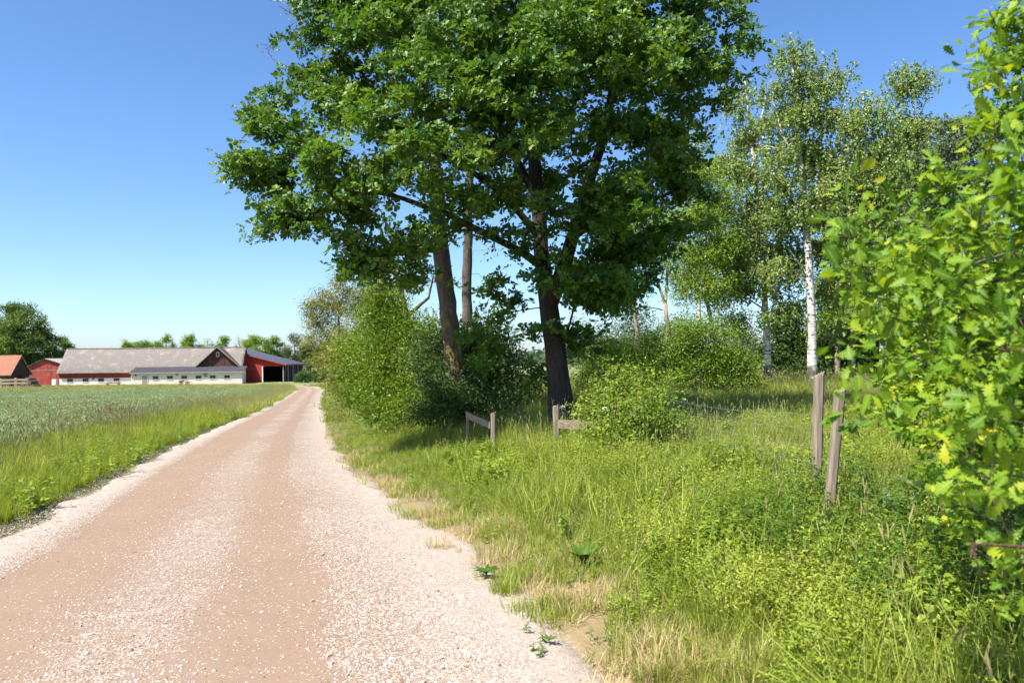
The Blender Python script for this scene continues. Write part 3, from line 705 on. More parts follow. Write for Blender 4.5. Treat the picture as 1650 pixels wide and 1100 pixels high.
# slender trees in the meadow right of the oak
def slim(label, trunk, side, blobs, D, n, per, leafm, bark=BARK_PALE, group='slender trees in the meadow', name='slender_tree', **kw):
    return tree(name, label, 'tree', [PT(trunk, D)]+[PT(s, D, False) for s in side], PB(blobs, D), n, None, bark, leafm, group, per=per, **kw)
slim('slender pale trunk forking low, nearer to the oak of two', [(1026, 600, 0, 0.10), (1026, 530, 0, 0.09), (1020, 480, 0, 0.085), (1010, 440, 0, 0.06), (1005, 380, 0, .04)], [[(1020, 485, 0, 0.06), (1035, 460, 0, 0.05), (1045, 420, 0, 0.03)]],
     [(1010, 420, 45, 0), (1050, 410, 40, 0), (1000, 360, 50, 0), (1040, 470, 16, -1)], 36.0, 90, 50, M_BRIGHT, cr=0.45, L=0.12, Wd=0.06)
slim('slender pale trunk with high fork, second from the oak', [(1078, 600, 0, 0.115), (1076, 530, 0, 0.10), (1072, 490, 0, 0.09), (1065, 470, 0, 0.06), (1052, 430, 0, .05), (1050, 390, 0, .03)], [[(1072, 490, 0, 0.07), (1075, 440, 0, 0.06), (1080, 380, 0, 0.03)], [(1074, 500, 0, .03), (1045, 495, 0, .02)]],
     [(1050, 380, 40, 0), (1085, 360, 50, 0), (1070, 420, 30, 0), (1040, 490, 14, 0)], 35.0, 100, 40, M_BRIGHT, cr=0.4, L=0.12, Wd=0.06)
slim('light green ash tree left of the birches', [(1160, 600, 0, 0.10), (1150, 540, 0, 0.09), (1138, 480, 0, 0.08), (1136, 420, 0, 0.06), (1140, 340, 0, .03)], [[(1138, 480, 0, 0.05), (1105, 430, 0, 0.03)]],
     [(1125, 350, 42, 0), (1150, 400, 45, 0), (1115, 420, 36, 0), (1150, 460, 36, -.5), (1110, 470, 26, 0), (1160, 320, 40, .5), (1165, 500, 28, 0), (1125, 280, 30, 0)], 33.0, 210, 70, M_BRIGHT, cr=0.42, L=0.12, Wd=0.055)

def birch(label, trunk, side, blobs, D, n=260, per=78, leafm=M_BIRCH, bark=BIRCH, strands=6, **kw):
    return tree('birch_tree', label, 'tree', [PT(trunk, D)]+[PT(s, D, False) for s in side], PB(blobs, D), n, None, bark, leafm, 'birches', per=per, mode='strand', strands=strands,
                cr=0.26, hang=0.95, L=0.11, Wd=0.082, pad=(4, .24), step=0.5, rtip=0.008, **kw)
birch('white birch trunk with forked pale top, left of the tallest birch', [(1238, 628, 0, 0.165), (1236, 560, 0, 0.15), (1234, 500, 0, 0.14), (1228, 400, 0, 0.12), (1218, 300, 0, 0.10), (1213, 250, 0, 0.085), (1208, 190, 0, 0.06), (1200, 130, 0, 0.03)],
      [[(1213, 270, 0, 0.06), (1225, 200, 0, 0.045), (1235, 150, 0, 0.03)], [(1228, 400, 0, 0.05), (1190, 320, 0, 0.04), (1160, 260, 0, 0.02)], [(1234, 500, 0, .04), (1190, 470, 0, .03), (1160, 480, 0, .02)]],
      [(1200, 150, 30, 0), (1225, 140, 24, 0), (1185, 200, 36, 0), (1230, 210, 36, 0), (1165, 250, 32, 0), (1200, 270, 40, 0), (1180, 330, 42, 0), (1225, 330, 44, 0), (1200, 400, 46, 0), (1240, 400, 36, 1.2), (1180, 445, 34, 0), (1205, 455, 34, 1.2), (1160, 400, 30, .5), (1180, 515, 22, 1)], 35.0, 420)
birch('tallest birch with bright white trunk standing behind the fence posts', [(1309, 626, 0, 0.19), (1309, 540, 0, 0.17), (1305, 450, 0, 0.155), (1300, 380, 0, 0.14), (1294, 300, 0, 0.12), (1286, 220, 0, 0.10), (1280, 150, 0, 0.07), (1274, 85, 0, 0.035)],
      [[(1290, 270, 0, 0.06), (1262, 220, 0, 0.05), (1245, 160, 0, 0.03)], [(1284, 200, 0, 0.06), (1310, 150, 0, 0.04), (1325, 110, 0, 0.02)], [(1298, 340, 0, 0.06), (1330, 290, 0, 0.04)], [(1305, 450, 0, .05), (1270, 400, 0, .03)]],
      [(1275, 80, 24, 0), (1295, 110, 36, 0), (1255, 120, 26, 0), (1325, 120, 30, 0), (1260, 170, 36, 0), (1310, 180, 40, 0), (1335, 170, 22, 0), (1275, 235, 44, 0), (1320, 245, 34, 0), (1250, 270, 36, 0), (1300, 310, 44, 0), (1265, 340, 42, 0), (1325, 330, 26, 0), (1275, 395, 34, 1.4), (1255, 430, 34, 0.4), (1322, 390, 20, 1.0), (1268, 480, 28, 0.8), (1330, 455, 18, 1), (1250, 500, 22, 0.5)], 33.0, 500)
birch('grey trunked birch with open crown right of the tallest birch', [(1424, 618, 0, 0.14), (1422, 540, 0, 0.13), (1415, 450, 0, 0.12), (1405, 350, 0, 0.09), (1395, 250, 0, 0.07), (1390, 150, 0, 0.03)],
      [[(1405, 350, 0, .05), (1375, 280, 0, .03)], [(1400, 300, 0, .05), (1430, 240, 0, .03)]],
      [(1390, 140, 24, 0), (1375, 180, 30, 0), (1410, 170, 26, 0), (1380, 230, 36, 0), (1415, 230, 36, 0), (1370, 290, 32, 0), (1410, 300, 40, 0), (1440, 270, 26, 0), (1390, 360, 36, 0), (1430, 350, 34, 0), (1380, 420, 30, 0), (1420, 430, 36, 0), (1400, 490, 30, 0)], 32.0, 360, 84)
birch('birch whose crown stands as the highest tuft right of the tallest birch', [(1474, 618, 0, 0.15), (1478, 480, 0, 0.13), (1482, 380, 0, 0.11), (1480, 280, 0, 0.08), (1474, 190, 0, 0.05), (1465, 120, 0, .025)],
      [[(1480, 280, 0, .05), (1450, 220, 0, .03)], [(1476, 200, 0, .04), (1498, 150, 0, .02)]],
      [(1462, 112, 22, 0), (1485, 130, 24, 0), (1500, 140, 14, 0), (1450, 145, 18, 0), (1455, 200, 30, 0), (1490, 210, 28, 0), (1440, 250, 32, 0), (1480, 280, 36, 0), (1505, 260, 20, 0), (1460, 330, 36, 0), (1500, 350, 30, 0), (1470, 410, 34, 0), (1480, 480, 30, 0)], 36.0, 360, 84)
birch('dense birch at the right end of the row, half hidden by near oak leaves', [(1550, 618, 0, 0.15), (1552, 480, 0, 0.13), (1556, 360, 0, 0.10), (1556, 260, 0, 0.06), (1552, 190, 0, .03)],
      [], [(1550, 190, 24, 0), (1530, 230, 34, 0), (1570, 220, 32, 0), (1525, 290, 36, 0), (1565, 290, 38, 0), (1600, 270, 30, 0), (1540, 350, 40, 0), (1590, 360, 40, 0), (1540, 430, 40, 0), (1590, 450, 36, 0), (1625, 400, 30, 0), (1560, 520, 36, 0)], 34.0, 460, 84, M_GREY)
birch('young birch with thin white stem just right of the tallest birch trunk', [(1376, 612, 0, 0.09), (1372, 540, 0, 0.08), (1368, 450, 0, 0.07), (1362, 380, 0, 0.05), (1360, 310, 0, .02)],
      [], [(1360, 330, 22, 0), (1350, 380, 28, 0), (1375, 390, 26, 0), (1355, 440, 30, 0), (1380, 460, 28, 0), (1360, 510, 28, 0), (1385, 530, 26, 0)], 38.0, 170, 84)

birch('birch with loose crown far behind the slender pale trunks', [(1128, 612, 0, 0.15), (1126, 500, 0, 0.13), (1122, 380, 0, 0.10), (1120, 280, 0, 0.05), (1118, 220, 0, .025)],
      [], [(1118, 230, 24, 0), (1105, 280, 30, 0), (1140, 270, 30, 0), (1120, 330, 38, 0), (1150, 350, 30, 0), (1095, 360, 30, 0), (1130, 410, 36, 0), (1100, 440, 28, 0), (1150, 450, 30, 0)], 46.0, 260, 72)
slim('broad light green tree filling the gap right of the tallest birch', [(1350, 612, 0, 0.14), (1350, 540, 0, 0.12), (1345, 460, 0, 0.09), (1345, 380, 0, .05)], [],
     [(1345, 330, 34, 0), (1365, 370, 36, 0), (1330, 400, 32, 0), (1370, 430, 36, 0), (1340, 460, 36, 0), (1375, 500, 34, 0), (1335, 520, 30, 0), (1360, 290, 26, 0), (1400, 460, 30, 0)], 43.0, 280, 60, M_BRIGHT, cr=0.5, L=0.15, Wd=0.08)
slim('light green rowan right of the grey trunked birch', [(1450, 612, 0, 0.12), (1448, 520, 0, 0.10), (1440, 400, 0, 0.07), (1435, 300, 0, .03)], [],
     [(1435, 250, 36, 0), (1420, 290, 36, 0), (1460, 290, 34, 0), (1440, 340, 40, 0), (1470, 370, 34, 0), (1430, 400, 36, 0), (1460, 440, 36, 0), (1430, 480, 32, 0)], 40.0, 260, 60, M_BRIGHT, cr=0.5, L=0.14, Wd=0.06)
# dark trees closing the meadow behind the birches, and shrubs in front of them
for lab, px, py, r, D, m in (('dark tree left of the tallest birch trunk, behind the meadow', 1268, 560, 42, 46, M_DARK), ('dark tree seen right behind the tallest birch trunk', 1345, 550, 48, 45, M_DARK),
                             ('dark tree behind the grey trunked birch', 1415, 545, 50, 47, M_DARK), ('dark tree behind the birch with the highest tuft', 1490, 540, 50, 46, M_DARK), ('dark tree in the far right corner of the meadow', 1580, 535, 55, 45, M_DARK)):
    tree('dark_tree', lab, 'tree', [PT([(px, 612, 0, 0.16), (px, 580, 0, 0.14), (px+4, 540, 0, 0.08), (px, 500, 0, .04)], D)],
         PB([(px-r*.5, py+10, r*.7, 0), (px+r*.5, py, r*.7, 0.5), (px, py-r*.7, r*.7, 0), (px-r*.3, py+35, r*.6, -1), (px+r*.4, py+38, r*.6, -1), (px, py-r*1.3, r*.5, 0)], D), 190, None, BARK_TWIG, m, 'dark trees behind the birches',
         per=70, cr=0.6, L=0.16, Wd=0.10, step=0.6)
for lab, st, bl, D, m in (
    ('bright green shrub close behind the oak trunk on its right', (970, 640), [(965, 600, 26, 0), (995, 605, 24, 0), (950, 615, 20, -.5), (985, 580, 20, .4), (1010, 615, 20, -.3)], 30.0, M_SHRUB),
    ('light shrub under the two slender pale trunks', (1060, 620), [(1030, 590, 28, 0), (1060, 575, 30, .5), (1050, 610, 30, -.5), (1085, 600, 26, 0), (1020, 612, 22, -.5)], 31.0, M_BRIGHT),
    ('tall light shrub between the slender trunks and the white birch', (1130, 625), [(1105, 560, 30, 0), (1135, 540, 30, 0), (1120, 590, 34, 0), (1155, 570, 30, 0), (1165, 600, 28, 0), (1100, 610, 26, -.5), (1145, 612, 26, -.5), (1180, 585, 20, 0)], 30.0, M_BRIGHT),
    ('low shrub by the foot of the white birch', (1190, 630), [(1185, 615, 18, 0), (1205, 622, 14, 0), (1170, 618, 14, -.4)], 30.0, M_SHRUB)):
    bush('meadow_shrub', lab, [(*st, 0.035)], PB(bl, D), D, 260, 52, m, group='shrubs in the meadow', cr=0.34, L=0.085, Wd=0.045)
for lab, px, D in (('grey willow bush behind the nearer slender trunk', 1012, 50), ('grey willow bush behind the shrubs left of the ash', 1088, 52), ('small grey willow bush close right of the oak trunk', 945, 55), ('grey willow bush seen between ash and white birch', 1190, 54)):
    bush('willow_bush', lab, [(px, 600, 0.05)], PB([(px-20, 572, 26, 0), (px+18, 568, 28, 0), (px, 548, 24, 0), (px+34, 580, 20, 0), (px-34, 584, 20, 0), (px, 590, 30, -1)], D), D, 130, 60, M_GREY, group='grey willow bushes', cr=0.6, L=0.16, Wd=0.06)
rng = np.random.default_rng(31)
# ------------------------------------------------------------------ the farm
WHITEW = plain_mat('limewash', (0.78, 0.70, 0.64), 0.9, 0.2, 0.12, 1.2)
CREAM = plain_mat('cream_render', (0.66, 0.575, 0.485), 0.9, 0.2, 0.12, 1.0)
REDW = board_wall_mat('red_boards', (0.26, 0.035, 0.03), (0.33, 0.05, 0.042), (0.22, 0.045, 0.04))
REDN = board_wall_mat('new_red_boards', (0.40, 0.045, 0.032), (0.43, 0.055, 0.04), (0.36, 0.045, 0.035), 4.0)
REDOLD = board_wall_mat('worn_red_boards', (0.25, 0.04, 0.033), (0.34, 0.07, 0.055), (0.38, 0.16, 0.12), 4.0)
BROWNB = board_wall_mat('brown_boards', (0.075, 0.035, 0.026), (0.13, 0.06, 0.045), (0.17, 0.09, 0.07), 4.0)
GREYB = board_wall_mat('grey_boards', (0.085, 0.07, 0.058), (0.125, 0.105, 0.085), (0.09, 0.075, 0.06), 4.0)
def roof_mat(name, a, b, spots, ridge=6.0, axis=0, rough=0.85):
    t = NT(name); x = t.n('ShaderNodeSeparateXYZ'); t.l(t.coord('Object'), x.inputs[0])
    wv = t.math('SINE', t.math('MULTIPLY', x.outputs[axis], ridge*2*PI))
    n1 = t.noise(0.6, 6, 0.7, t.coord('Object')); n2 = t.noise(3.0, 5, 0.7, t.coord('Object'))
    c = t.mix(t.math('MULTIPLY_ADD', n2, 1.8, -0.4, clamp=True), a, b)
    c = t.mix(t.math('MULTIPLY', t.math('SUBTRACT', t.math('ADD', n1, t.math('MULTIPLY', n2, 0.35)), 0.70), 6.0, clamp=True), c, spots)
    return t.finish(c, rough, 0.2, t.bump(t.math('ADD', wv, t.math('MULTIPLY', n2, 2.0)), 0.35, 0.02))
R_GREY = roof_mat('old_grey_roof', (0.15, 0.128, 0.115), (0.225, 0.197, 0.178), (0.29, 0.26, 0.235))
R_BROWN = roof_mat('brown_roof', (0.085, 0.065, 0.055), (0.15, 0.12, 0.10), (0.19, 0.16, 0.13), 6.0, 1)
R_FELT = roof_mat('dark_felt', (0.035, 0.035, 0.042), (0.062, 0.062, 0.072), (0.08, 0.08, 0.09), 1.0)
R_STEEL = roof_mat('blue_grey_steel', (0.065, 0.075, 0.095), (0.085, 0.097, 0.12), (0.08, 0.09, 0.11), 3.0, 1, 0.5)
R_TILE = roof_mat('orange_tiles', (0.25, 0.095, 0.058), (0.34, 0.15, 0.095), (0.30, 0.17, 0.12), 4.0)
R_PALE = roof_mat('pale_sheet', (0.26, 0.23, 0.20), (0.36, 0.32, 0.28), (0.42, 0.38, 0.33))
GLASS = NT('window_glass'); GLASS = GLASS.finish((0.03, 0.038, 0.045), 0.12, 0.6)
FRAME = plain_mat('grey_frame', (0.26, 0.25, 0.24), 0.7)
FRAMEW = plain_mat('white_frame', (0.7, 0.66, 0.6), 0.7)
TRIM = plain_mat('weathered_trim', (0.30, 0.24, 0.20), 0.8)
REDTRIM = plain_mat('red_trim', (0.33, 0.06, 0.05), 0.7)
DOORM = board_wall_mat('grey_door_boards', (0.30, 0.26, 0.21), (0.36, 0.31, 0.25), (0.26, 0.22, 0.18), 6.0)
DARKM = plain_mat('dark_metal', (0.03, 0.03, 0.032), 0.6)
RUST = plain_mat('rusty_iron', (0.30, 0.10, 0.045), 0.8, 0.3, 0.5, 6)
GREYW = wood_mat('weathered_grey_wood', (0.10, 0.08, 0.062), (0.36, 0.29, 0.225), (1, 1, 0.05), 45.0, (0.25, 0.20, 0.15))
GREYR = wood_mat('weathered_rail_wood', (0.10, 0.082, 0.065), (0.36, 0.30, 0.24), (0.06, 1, 1), 38.0, (0.32, 0.21, 0.09))

BASE = -3.05
class Frame:
    """a building's own axes: x along the front, y inwards, z up"""
    def __init__(s, px, D, deg):
        s.o = np.array(((px-825)/FPX*D, D)); t = math.radians(deg); s.t = t
        s.d = np.array((math.cos(t), math.sin(t))); s.n = np.array((-math.sin(t), math.cos(t)))
    def lx(s, px, y=0.0):
        k = (px-825)/FPX; q = s.o+s.n*y          # (q + x d).x = k (q + x d).y
        return (k*q[1]-q[0])/(s.d[0]-k*s.d[1])
    def empty(s, name): return empty(name, (s.o[0], s.o[1], BASE), s.t)

def window(e, x, z, w, h, y, bars=3, face='y'):
    f = MB(); b = 0.07
    f.box(x, x+w, y-0.05, y+0.02, z, z+b).box(x, x+w, y-0.05, y+0.02, z+h-b, z+h).box(x, x+b, y-0.048, y+0.02, z+b, z+h-b).box(x+w-b, x+w, y-0.048, y+0.02, z+b, z+h-b)
    wd = f.build('window', FRAME, e)
    pw = (w-2*b)/bars
    MB().box(x-0.06, x+w+0.06, y-0.10, y, z-0.07, z-0.005).build('sill', FRAMEW, wd)
    for i in range(bars):
        MB().box(x+b+i*pw+0.02, x+b+(i+1)*pw-0.02, y-0.022, y-0.012, z+b, z+h-b).build('pane', GLASS, wd)
        if i: MB().box(x+b+i*pw-0.018, x+b+i*pw+0.018, y-0.040, y, z+b, z+h-b).build('glazing_bar', FRAME, wd)
    return wd
def gable_roof(e, x0, x1, ys, zs, mat, th=0.14, name='roof', yov=0.0):
    """slabs over the profile (ys, zs), running along x"""
    m = MB()
    for a in range(len(ys)-1):
        p = [(x0, ys[a], zs[a]), (x0, ys[a+1], zs[a+1]), (x0, ys[a+1], zs[a+1]+th), (x0, ys[a], zs[a]+th)]
        m.prism(p, (x1-x0, 0, 0))
    return m.build(name, mat, e)

fb = Frame(95, 175.0, 8.0)
# long barn
e = tag(fb.empty('long_barn'), 'long barn with mottled grey roof, red boards over whitewashed base', 'barn')
Lb = fb.lx(388); dep = 10.0; eav = 3.25; rid = 8.0
MB().box(0, Lb, 0, dep, -0.4, 1.62).build('base_wall', WHITEW, e)
MB().box(-0.03, Lb+0.03, -0.04, dep, 1.625, eav).build('upper_wall', REDW, e)
g = MB().prism([(0.0, 0.0, eav), (0.0, dep, eav), (0.0, dep/2, rid-0.1)], (0.12, 0, 0)).build('gable', REDW, e)
MB().prism([(Lb-.12, 0.0, eav), (Lb-.12, dep, eav), (Lb-.12, dep/2, rid-0.1)], (0.12, 0, 0)).build('gable', REDW, e)
k = (rid-eav)/(dep/2)
xsr = np.linspace(-0.35, Lb+0.3, 60); V = []; G = []
prof = [(-0.65, eav-0.65*k), (dep*.17, eav+dep*.17*k), (dep*.34, eav+dep*.34*k), (dep/2, rid), (dep*.75, eav+dep*.25*k), (dep+0.65, eav-0.65*k)]
for i, x in enumerate(xsr):
    sag = 0.06*wob(x, 0*x, 0.12)
    for y, z in prof: V.append((x, y, z+sag+0.03*wob(x, y, 0.5)+0.16))
    for y, z in prof: V.append((x, y, z+sag))
n = len(prof)
for i in range(len(xsr)-1):
    a, b = i*2*n, (i+1)*2*n
    for j in range(n-1): G += [(a+j, b+j, b+j+1, a+j+1), (a+n+j+1, b+n+j+1, b+n+j, a+n+j)]
    G += [(a, a+n, b+n, b), (a+n-1, b+n-1, b+2*n-1, a+2*n-1)]
roof_me = np_mesh('roof', V, [np.array(G+[(j, j+1, n+j+1, n+j) for j in range(n-1)]+[((len(xsr)-1)*2*n+n+j, (len(xsr)-1)*2*n+n+j+1, (len(xsr)-1)*2*n+j+1, (len(xsr)-1)*2*n+j) for j in range(n-1)])])
rf = link('roof', roof_me, e, [R_GREY])
MB().tube([(x, dep/2, rid+0.2+0.06*wob(x, 0*x, .12)) for x in np.linspace(-0.3, Lb, 30)], 0.14, 6).build('ridge_cap', R_GREY, rf)
for px in (112.5, 137.5, 162.5, 187.5):
    window(e, fb.lx(px)-0.63, 0.82, 1.26, 0.74, 0.0, 3)
MB().box(fb.lx(150)-.18, fb.lx(150)+.18, -0.1, 0, 1.3, 1.6).build('vent_hole', DARKM, e)

# low annex in front
yA = -4.2; xa0, xa1 = fb.lx(211, yA), fb.lx(390, yA)
e = tag(fb.empty('low_annex'), 'low cream rendered annex with black felt roof and row of small windows', 'annex')
MB().prism([(xa0, yA, -0.4), (xa0, yA, 2.55), (xa0, -0.06, 3.6), (xa0, -0.06, -0.4)], (xa1-xa0, 0, 0)).build('wall', CREAM, e)
rr = MB().prism([(xa0-0.3, yA-0.45, 2.62), (xa0-0.3, -0.02, 3.78), (xa0-0.3, -0.02, 3.9), (xa0-0.3, yA-0.45, 2.74)], (xa1-xa0+0.7, 0, 0)).build('roof', R_FELT, e)
MB().box(xa0-0.3, xa1+0.4, yA-0.50, yA-0.452, 2.50, 2.74).build('fascia', TRIM, rr)
MB().prism([(xa0+0.05, yA-0.012, 2.44), (xa1-0.05, yA-0.012, 2.44), (xa1-0.05, yA-0.012, 2.56), (xa0+0.05, yA-0.012, 2.56)], (0, -0.03, 0)).build('frieze_board', FRAMEW, e)
for px in (250.5, 273.5, 296.5, 319.5, 342.5, 365.5): window(e, fb.lx(px, yA)-0.62, 1.18, 1.24, 0.78, yA, 2)
dx = fb.lx(233, yA)
dr = MB().box(dx-0.56, dx+0.56, yA-0.06, yA, 0.0, 2.02).build('door', DOORM, e)
MB().box(dx-0.68, dx-0.56, yA-0.08, yA, 0, 2.1).box(dx+0.56, dx+0.68, yA-0.08, yA, 0, 2.1).box(dx-0.68, dx+0.68, yA-0.082, yA, 2.1, 2.22).build('door_frame', FRAMEW, dr)
MB().box(dx+0.3, dx+0.42, yA-0.12, yA-0.05, 0.95, 1.02).build('handle', DARKM, dr)
for px, z, w, h in ((218.5, 2.05, 0.4, 0.28), (285, 1.95, 0.5, 0.45), (213, 1.6, .2, .2)):
    x = fb.lx(px, yA); MB().box(x-w/2, x+w/2, yA-0.07, yA, z, z+h).box(x-w/2+.06, x+w/2-.06, yA-0.09, yA-.07, z+.05, z+h-.05).build('vent', TRIM if px == 285 else DARKM, e)
x = fb.lx(331, yA)
MB().tube([(x+0.33*math.cos(a), yA-0.12, 2.0+0.33*math.sin(a)) for a in np.linspace(0, 2*PI, 17)], 0.06, 6).tube([(x-.3, yA-.1, 1.75), (x+.3, yA-.1, 2.25)], 0.03, 4).build('fan_ring', DARKM, e)

# cross barn with brown gable
xg0, xg1, xgm = fb.lx(314), fb.lx(388.5), fb.lx(351)
e = tag(fb.empty('gabled_barn'), 'cross barn with dark brown boarded gable and tiny attic window', 'barn')
ez, az = 3.55, 8.15
MB().prism([(xg0, -0.02, ez), (xg1, -0.02, ez), (xgm, -0.02, az)], (0, 15.0, 0)).build('gable_wall', BROWNB, e)
MB().box(xg0+.02, xg1, 0.06, 14.9, -0.4, ez-0.005).build('lower_wall', REDW, e)
kk = (az-ez)/((xg1-xg0)/2); ov = 0.55
m = MB()
for s, xe in ((-1, xg0-ov), (1, xg1+ov)):
    p = [(xgm, -0.75, az+0.03), (xe, -0.75, ez-ov*kk+0.03), (xe, -0.75, ez-ov*kk+0.2), (xgm, -0.75, az+0.2)]
    m.prism(p, (0, 16.2, 0))
rr = m.build('roof', R_BROWN, e)
for s, xe in ((-1, xg0-ov), (1, xg1+ov)):
    MB().prism([(xgm, -0.80, az-0.06), (xe, -0.80, ez-ov*kk-0.06), (xe, -0.80, ez-ov*kk+0.2), (xgm, -0.80, az+0.2)], (0, 0.045, 0)).build('bargeboard', TRIM, rr)
w = MB().box(xgm-0.32, xgm+0.32, -0.10, -0.02, 6.05, 6.13).box(xgm-0.32, xgm+0.32, -0.10, -0.02, 7.0, 7.1).box(xgm-0.32, xgm-0.22, -0.098, -0.02, 6.13, 7.0).box(xgm+0.22, xgm+0.32, -0.098, -0.02, 6.13, 7.0).build('attic_window', FRAMEW, e)
MB().box(xgm-0.22, xgm+0.22, -0.05, -0.03, 6.13, 7.0).build('pane', GLASS, w)

# red machine shed, open on its right
fs = Frame(358, 186.0, 0.0); S = fs
x1 = fs.lx(457); xo = fs.lx(423); z0, z1 = 8.0, 4.15
zt = lambda x: z0+(z1-z0)*x/x1
e = tag(fs.empty('machine_shed'), 'bright red machine shed with blue grey roof and open dark bays', 'shed')
MB().prism([(0, 0, -0.4), (xo, 0, -0.4), (xo, 0, 3.7), (x1, 0, 3.7), (x1, 0, zt(x1)), (0, 0, zt(0))], (0, 0.15, 0)).build('front_wall', REDN, e)
MB().prism([(0, 16.8, -0.4), (x1, 16.8, -0.4), (x1, 16.8, zt(x1)), (0, 16.8, zt(0))], (0, 0.15, 0)).build('back_wall', REDN, e)
MB().box(xo-4.8, x1-.3, 16.5, 16.7, -.4, 4.1).box(xo-5.0, xo-4.85, 0.16, 16.7, -0.4, zt(xo)-1).build('bay_shade_panel', plain_mat('bay_shade', (0.03, 0.026, 0.024), 0.9), e)  # near-black panels added to stand in for the shade inside the bays
xe = x1+0.7
rr = MB().prism([(-0.4, -0.7, zt(-0.4)+0.03), (xe, -0.7, zt(xe)+0.03), (xe, -0.7, zt(xe)+0.2), (-0.4, -0.7, zt(-.4)+0.2)], (0, 18.4, 0)).build('roof', R_STEEL, e)
MB().prism([(0, -0.75, zt(0)-0.1), (xe, -0.75, zt(xe)-0.1), (xe, -0.75, zt(xe)+0.16), (0, -0.75, zt(0)+0.16)], (0, 0.045, 0)).build('bargeboard', REDTRIM, rr)
MB().box(xe+0.003, xe+0.05, -0.75, 17.7, zt(xe)-0.15, zt(xe)+0.16).build('fascia', REDTRIM, rr)
for xx, yy in ((x1-0.1, 0.0), (xo, -0.05), (x1-0.1, 4.2), (x1-0.1, 8.4), (x1-0.1, 12.6), (x1-0.1, 16.6)):
    MB().box(xx-0.12, xx+0.12, yy-0.12, yy+0.12, -0.4, 3.69 if yy < 1 else 4.1).build('post', TRIM if xx > xo else FRAMEW, e)
for i in range(11):
    y = 1.3+i*1.5
    if min(abs(y-q) for q in (4.2, 8.4, 12.6)) < 0.3: continue
    MB().box(x1-0.06, x1-0.02, y-0.28, y+0.28, 0.2, 4.0).build('side_board', plain_mat('blue_grey_board', (0.07, 0.085, 0.10), 0.8) if i == 0 else bpy.data.materials['blue_grey_board'], e)

# small red barn and the shed with orange tiles
f2 = Frame(45, 186.0, 0.0); x1 = f2.lx(96); xm = f2.lx(73)
e = tag(f2.empty('red_barn'), 'small worn red barn with low pale roof between orange tiled shed and long barn', 'barn')
MB().prism([(0, 0, -0.4), (x1, 0, -0.4), (x1, 0, 5.0), (xm, 0, 6.05), (0, 0, 4.2)], (0, 14, 0)).build('wall', REDOLD, e)
MB().box(0, x1, -0.06, 0, 3.3, 3.42).build('seam_board', TRIM, e)
rr = MB().prism([(xm, -0.4, 6.08), (x1+.3, -0.4, 4.92), (x1+.3, -0.4, 5.04), (xm, -0.4, 6.2)], (0, 14.8, 0)).prism([(xm-.01, -0.4, 6.08), (-.3, -0.4, 4.12), (-.3, -0.4, 4.24), (xm-.01, -0.4, 6.2)], (0, 14.8, 0)).build('roof', R_PALE, e)
MB().prism([(xm, -0.45, 6.0), (x1+.3, -0.45, 4.85), (x1+.3, -0.45, 5.0), (xm, -0.45, 6.18)], (0, .045, 0)).build('bargeboard', DARKM, rr)
MB().prism([(xm, -0.45, 6.0), (-.3, -0.45, 4.05), (-.3, -0.45, 4.2), (xm, -0.45, 6.18)], (0, .045, 0)).build('bargeboard', DARKM, rr)

f3 = Frame(16.5, 163.0, 0.0); wd_ = 7.0
e = tag(f3.empty('tiled_shed'), 'small grey boarded shed with orange tiled roof at the left edge', 'shed')
# gable faces along +d; the shed runs back along -x (to the left)
gw = 6.4; hz, pk = 3.1, 6.6; q = f3
ang = math.radians(38)
MB().prism([(0, 0, -0.4), (0, gw, -0.4), (0, gw, hz), (0, gw/2, pk), (0, 0, hz)], (-11.0, 0, 0)).build('wall', GREYB, e)
kk = (pk-hz)/(gw/2)
rr = MB().prism([(0.35, -0.5, hz-.5*kk+.02), (0.35, gw/2, pk+.02), (0.35, gw/2, pk+.18), (0.35, -0.5, hz-.5*kk+.18)], (-11.7, 0, 0)).prism([(0.35, gw+0.5, hz-.5*kk+.02), (0.35, gw/2, pk+.02), (0.35, gw/2, pk+.18), (0.35, gw+.5, hz-.5*kk+.18)], (-11.7, 0, 0)).build('roof', R_TILE, e)
for y in (-0.5, gw+0.5):
    MB().prism([(0.355, y, hz-.5*kk-.08), (0.355, gw/2, pk-.08), (0.355, gw/2, pk+.19), (0.355, y, hz-.5*kk+.19)], (0.045, 0, 0)).build('bargeboard', TRIM, rr)
w = MB().box(0.0, 0.06, gw/2-0.1, gw/2+0.75, 0.5, 2.0).build('red_hatch', REDTRIM, e)
MB().box(0.0, 0.62, gw/2-.5, gw/2+.9, 2.25, 2.37).build('hatch_canopy', DARKM, e)

# plank fence by the sheds
def at_px(px, D, up=0.0):
    x = (px-825)/FPX*D; return np.array((x, D, gz(x, D)+up))
GREYF = wood_mat('fence_wood', (0.22, 0.16, 0.10), (0.42, 0.33, 0.22), (0.1, 1, 1), 20)
fx = [-12, 1.5, 25, 45]; Df = 156.0
fe = tag(empty('plank_fence', at_px(1.5, Df)), 'low wooden plank fence in front of the orange tiled shed', 'fence'); o3 = np.array(fe.location)
for px in fx:
    p = at_px(px, Df)-o3; MB().box(p[0]-.24, p[0]+.24, p[1]-.15, p[1]+.15, p[2]-.2, p[2]+2.05).build('post', GREYF, fe)
for a, b in zip(fx[:-1], fx[1:]):
    for z in (1.05, 1.7):
        p, q = at_px(a, Df, z)-o3, at_px(b, Df, z)-o3; MB().beam(p+(0, -.18, 0), q+(0, -.18, 0), 0.06, 0.36).build('plank', GREYF, fe)
